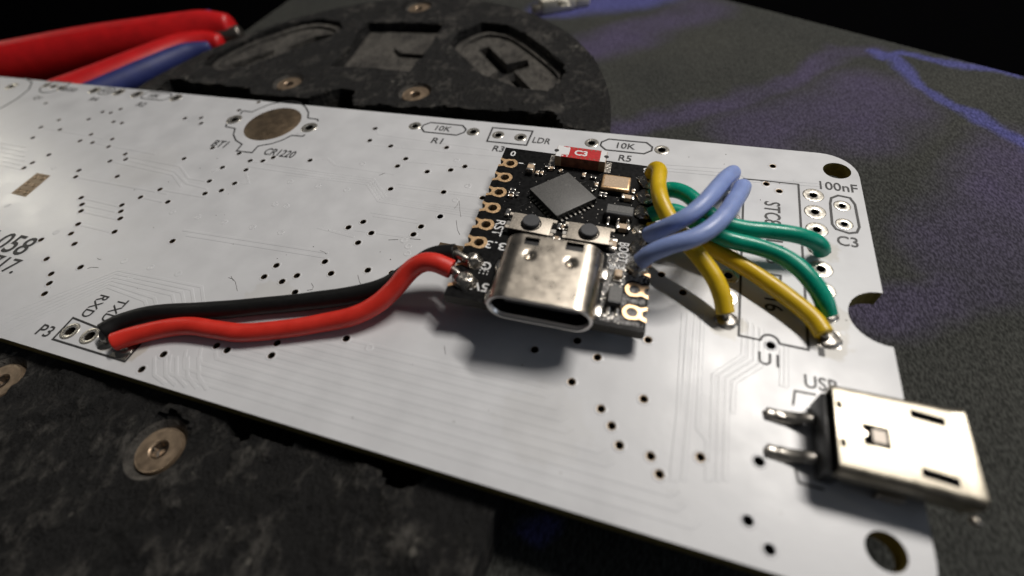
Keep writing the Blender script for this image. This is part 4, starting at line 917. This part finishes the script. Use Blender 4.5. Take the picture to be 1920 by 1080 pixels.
def ends(path, hole, pad):
    out = []
    if hole is not None:
        a = Vector(path[0]); b = Vector(mp(7.62, HY[hole], .15)); out.append([tuple(a), tuple(a.lerp(b, .5) + Vector((0, 0, .1))), tuple(b)])
    if pad is not None:
        a = Vector(path[-1]); b = Vector((pad[0], pad[1], -.3)); out.append([tuple(a), tuple(a.lerp(b, .5)), tuple(b)])
    return out
wire('yellow wire arching from the module corner to the pad below the blue pair', YEL1, RS, 'w_yellow', ends(YEL1, 0, DIPL[0]))
wire('yellow wire passing under the blue pair to the square pad near the edge notch', YEL2, RS, 'w_yellow', ends(YEL2, 3, DIPR[0]))
wire('green wire whose end turns down below the C3 print, the upper one', GRA, RS, 'w_green', ends(GRA, 1, DIPR[4]))
wire('green wire curving down above the yellow one beside the edge notch', GRB, RS, 'w_green', ends(GRB, 2, DIPR[1]))
wire('blue wire at the back of the blue pair, higher end', BLA, RS, 'w_blue', ends(BLA, 4, DIPL[7]))
wire('blue wire at the front of the blue pair, nearest the USB socket', BLB, RS, 'w_blue', ends(BLB, 5, DIPL[6]))
for p, s in ((DIPL[0], 1), (DIPR[0], 2), (DIPR[4], 3), (DIPR[1], 4), (HEADER[2], 5), (HEADER[3], 6), (DIPL[7], 7), (DIPL[6], 8)):
    onboard(blob('solder_joint', (p[0], p[1], .03), .92, .88, .20, 'lead', None, seed=s, rough=.2))
# ---------------------------------------------------------------- pliers behind the board
pl = empty('pliers', (PL1[0][0], PL1[0][1], MZ - 3.2)); tag(pl, 'pliers with red and blue grips lying behind the white board, handles in view', 'pliers')
ro = (PL1[0][0], PL1[0][1], MZ - 3.2)
lc = lambda pts, dz=0, dx=0, dy=0: [(p[0] - ro[0] + dx, p[1] - ro[1] + dy, p[2] - ro[2] + dz) for p in pts]
h1 = tube('handle', lc(PL1, -3.6), [3.6, 3.6, 3.5, 3.3, 3.0, 2.3], 'grip_red', pl, 24, 8, .5, flat=1.35)
tube('inlay', lc(PL1[3:5], -1.2, .5, 2.4), [1.2, 1.1], 'grip_blue', h1, 16, 8, .3, flat=.8)
tube('steel_core', lc([(PL1[-2][0], PL1[-2][1] - 1.8, -4.2), (PL1[-1][0], PL1[-1][1] - 1.6, -4.4), (PL1[-1][0] + 2.5, PL1[-1][1] + -.4, -4.2)]), 1.6, 'steel', h1, 16, 6, .4)
h2 = tube('handle', lc(PL2, -2.0), [3.8, 3.7, 3.5, 3.3, 3.0, 2.5, 1.9], 'grip_red', pl, 24, 8, .5, flat=1.1)
tube('inlay', lc(PL2[1:-1], -2.0, 2.3, -1.3), [2.0, 2.1, 2.1, 1.9, 1.2], 'grip_blue', h2, 16, 8, .3, flat=1.2)
# ---------------------------------------------------------------- small plug lying on the mat behind the base
pg = empty('small_plug', (BITS[0][0], BITS[0][1], MZ)); tag(pg, 'small cream plug lying on the mat behind the black base', 'plug')
obm('shell', bbox(7, 3.2, 2.6, .5, 2, .5, (0, 0, .01)), 'cream', pg); obm('boot', bbox(3, 2.4, 2.0, .4, 2, .5, (4.4, 2.4, .02)), 'cream', pg)
obm('pin_block', bbox(2.2, 2.0, 1.6, .2, 2, .5, (-3.6, -2.2, .02)), 'nickel', pg)
cb = empty('plastic_crumb', (BITS[1][0], BITS[1][1], -1.7)); tag(cb, 'tiny cream offcut lying at the rim of the black base', 'offcut')
blob('chip', (0, 0, 0), 1.3, .8, .8, 'cream', cb, 4, .5)
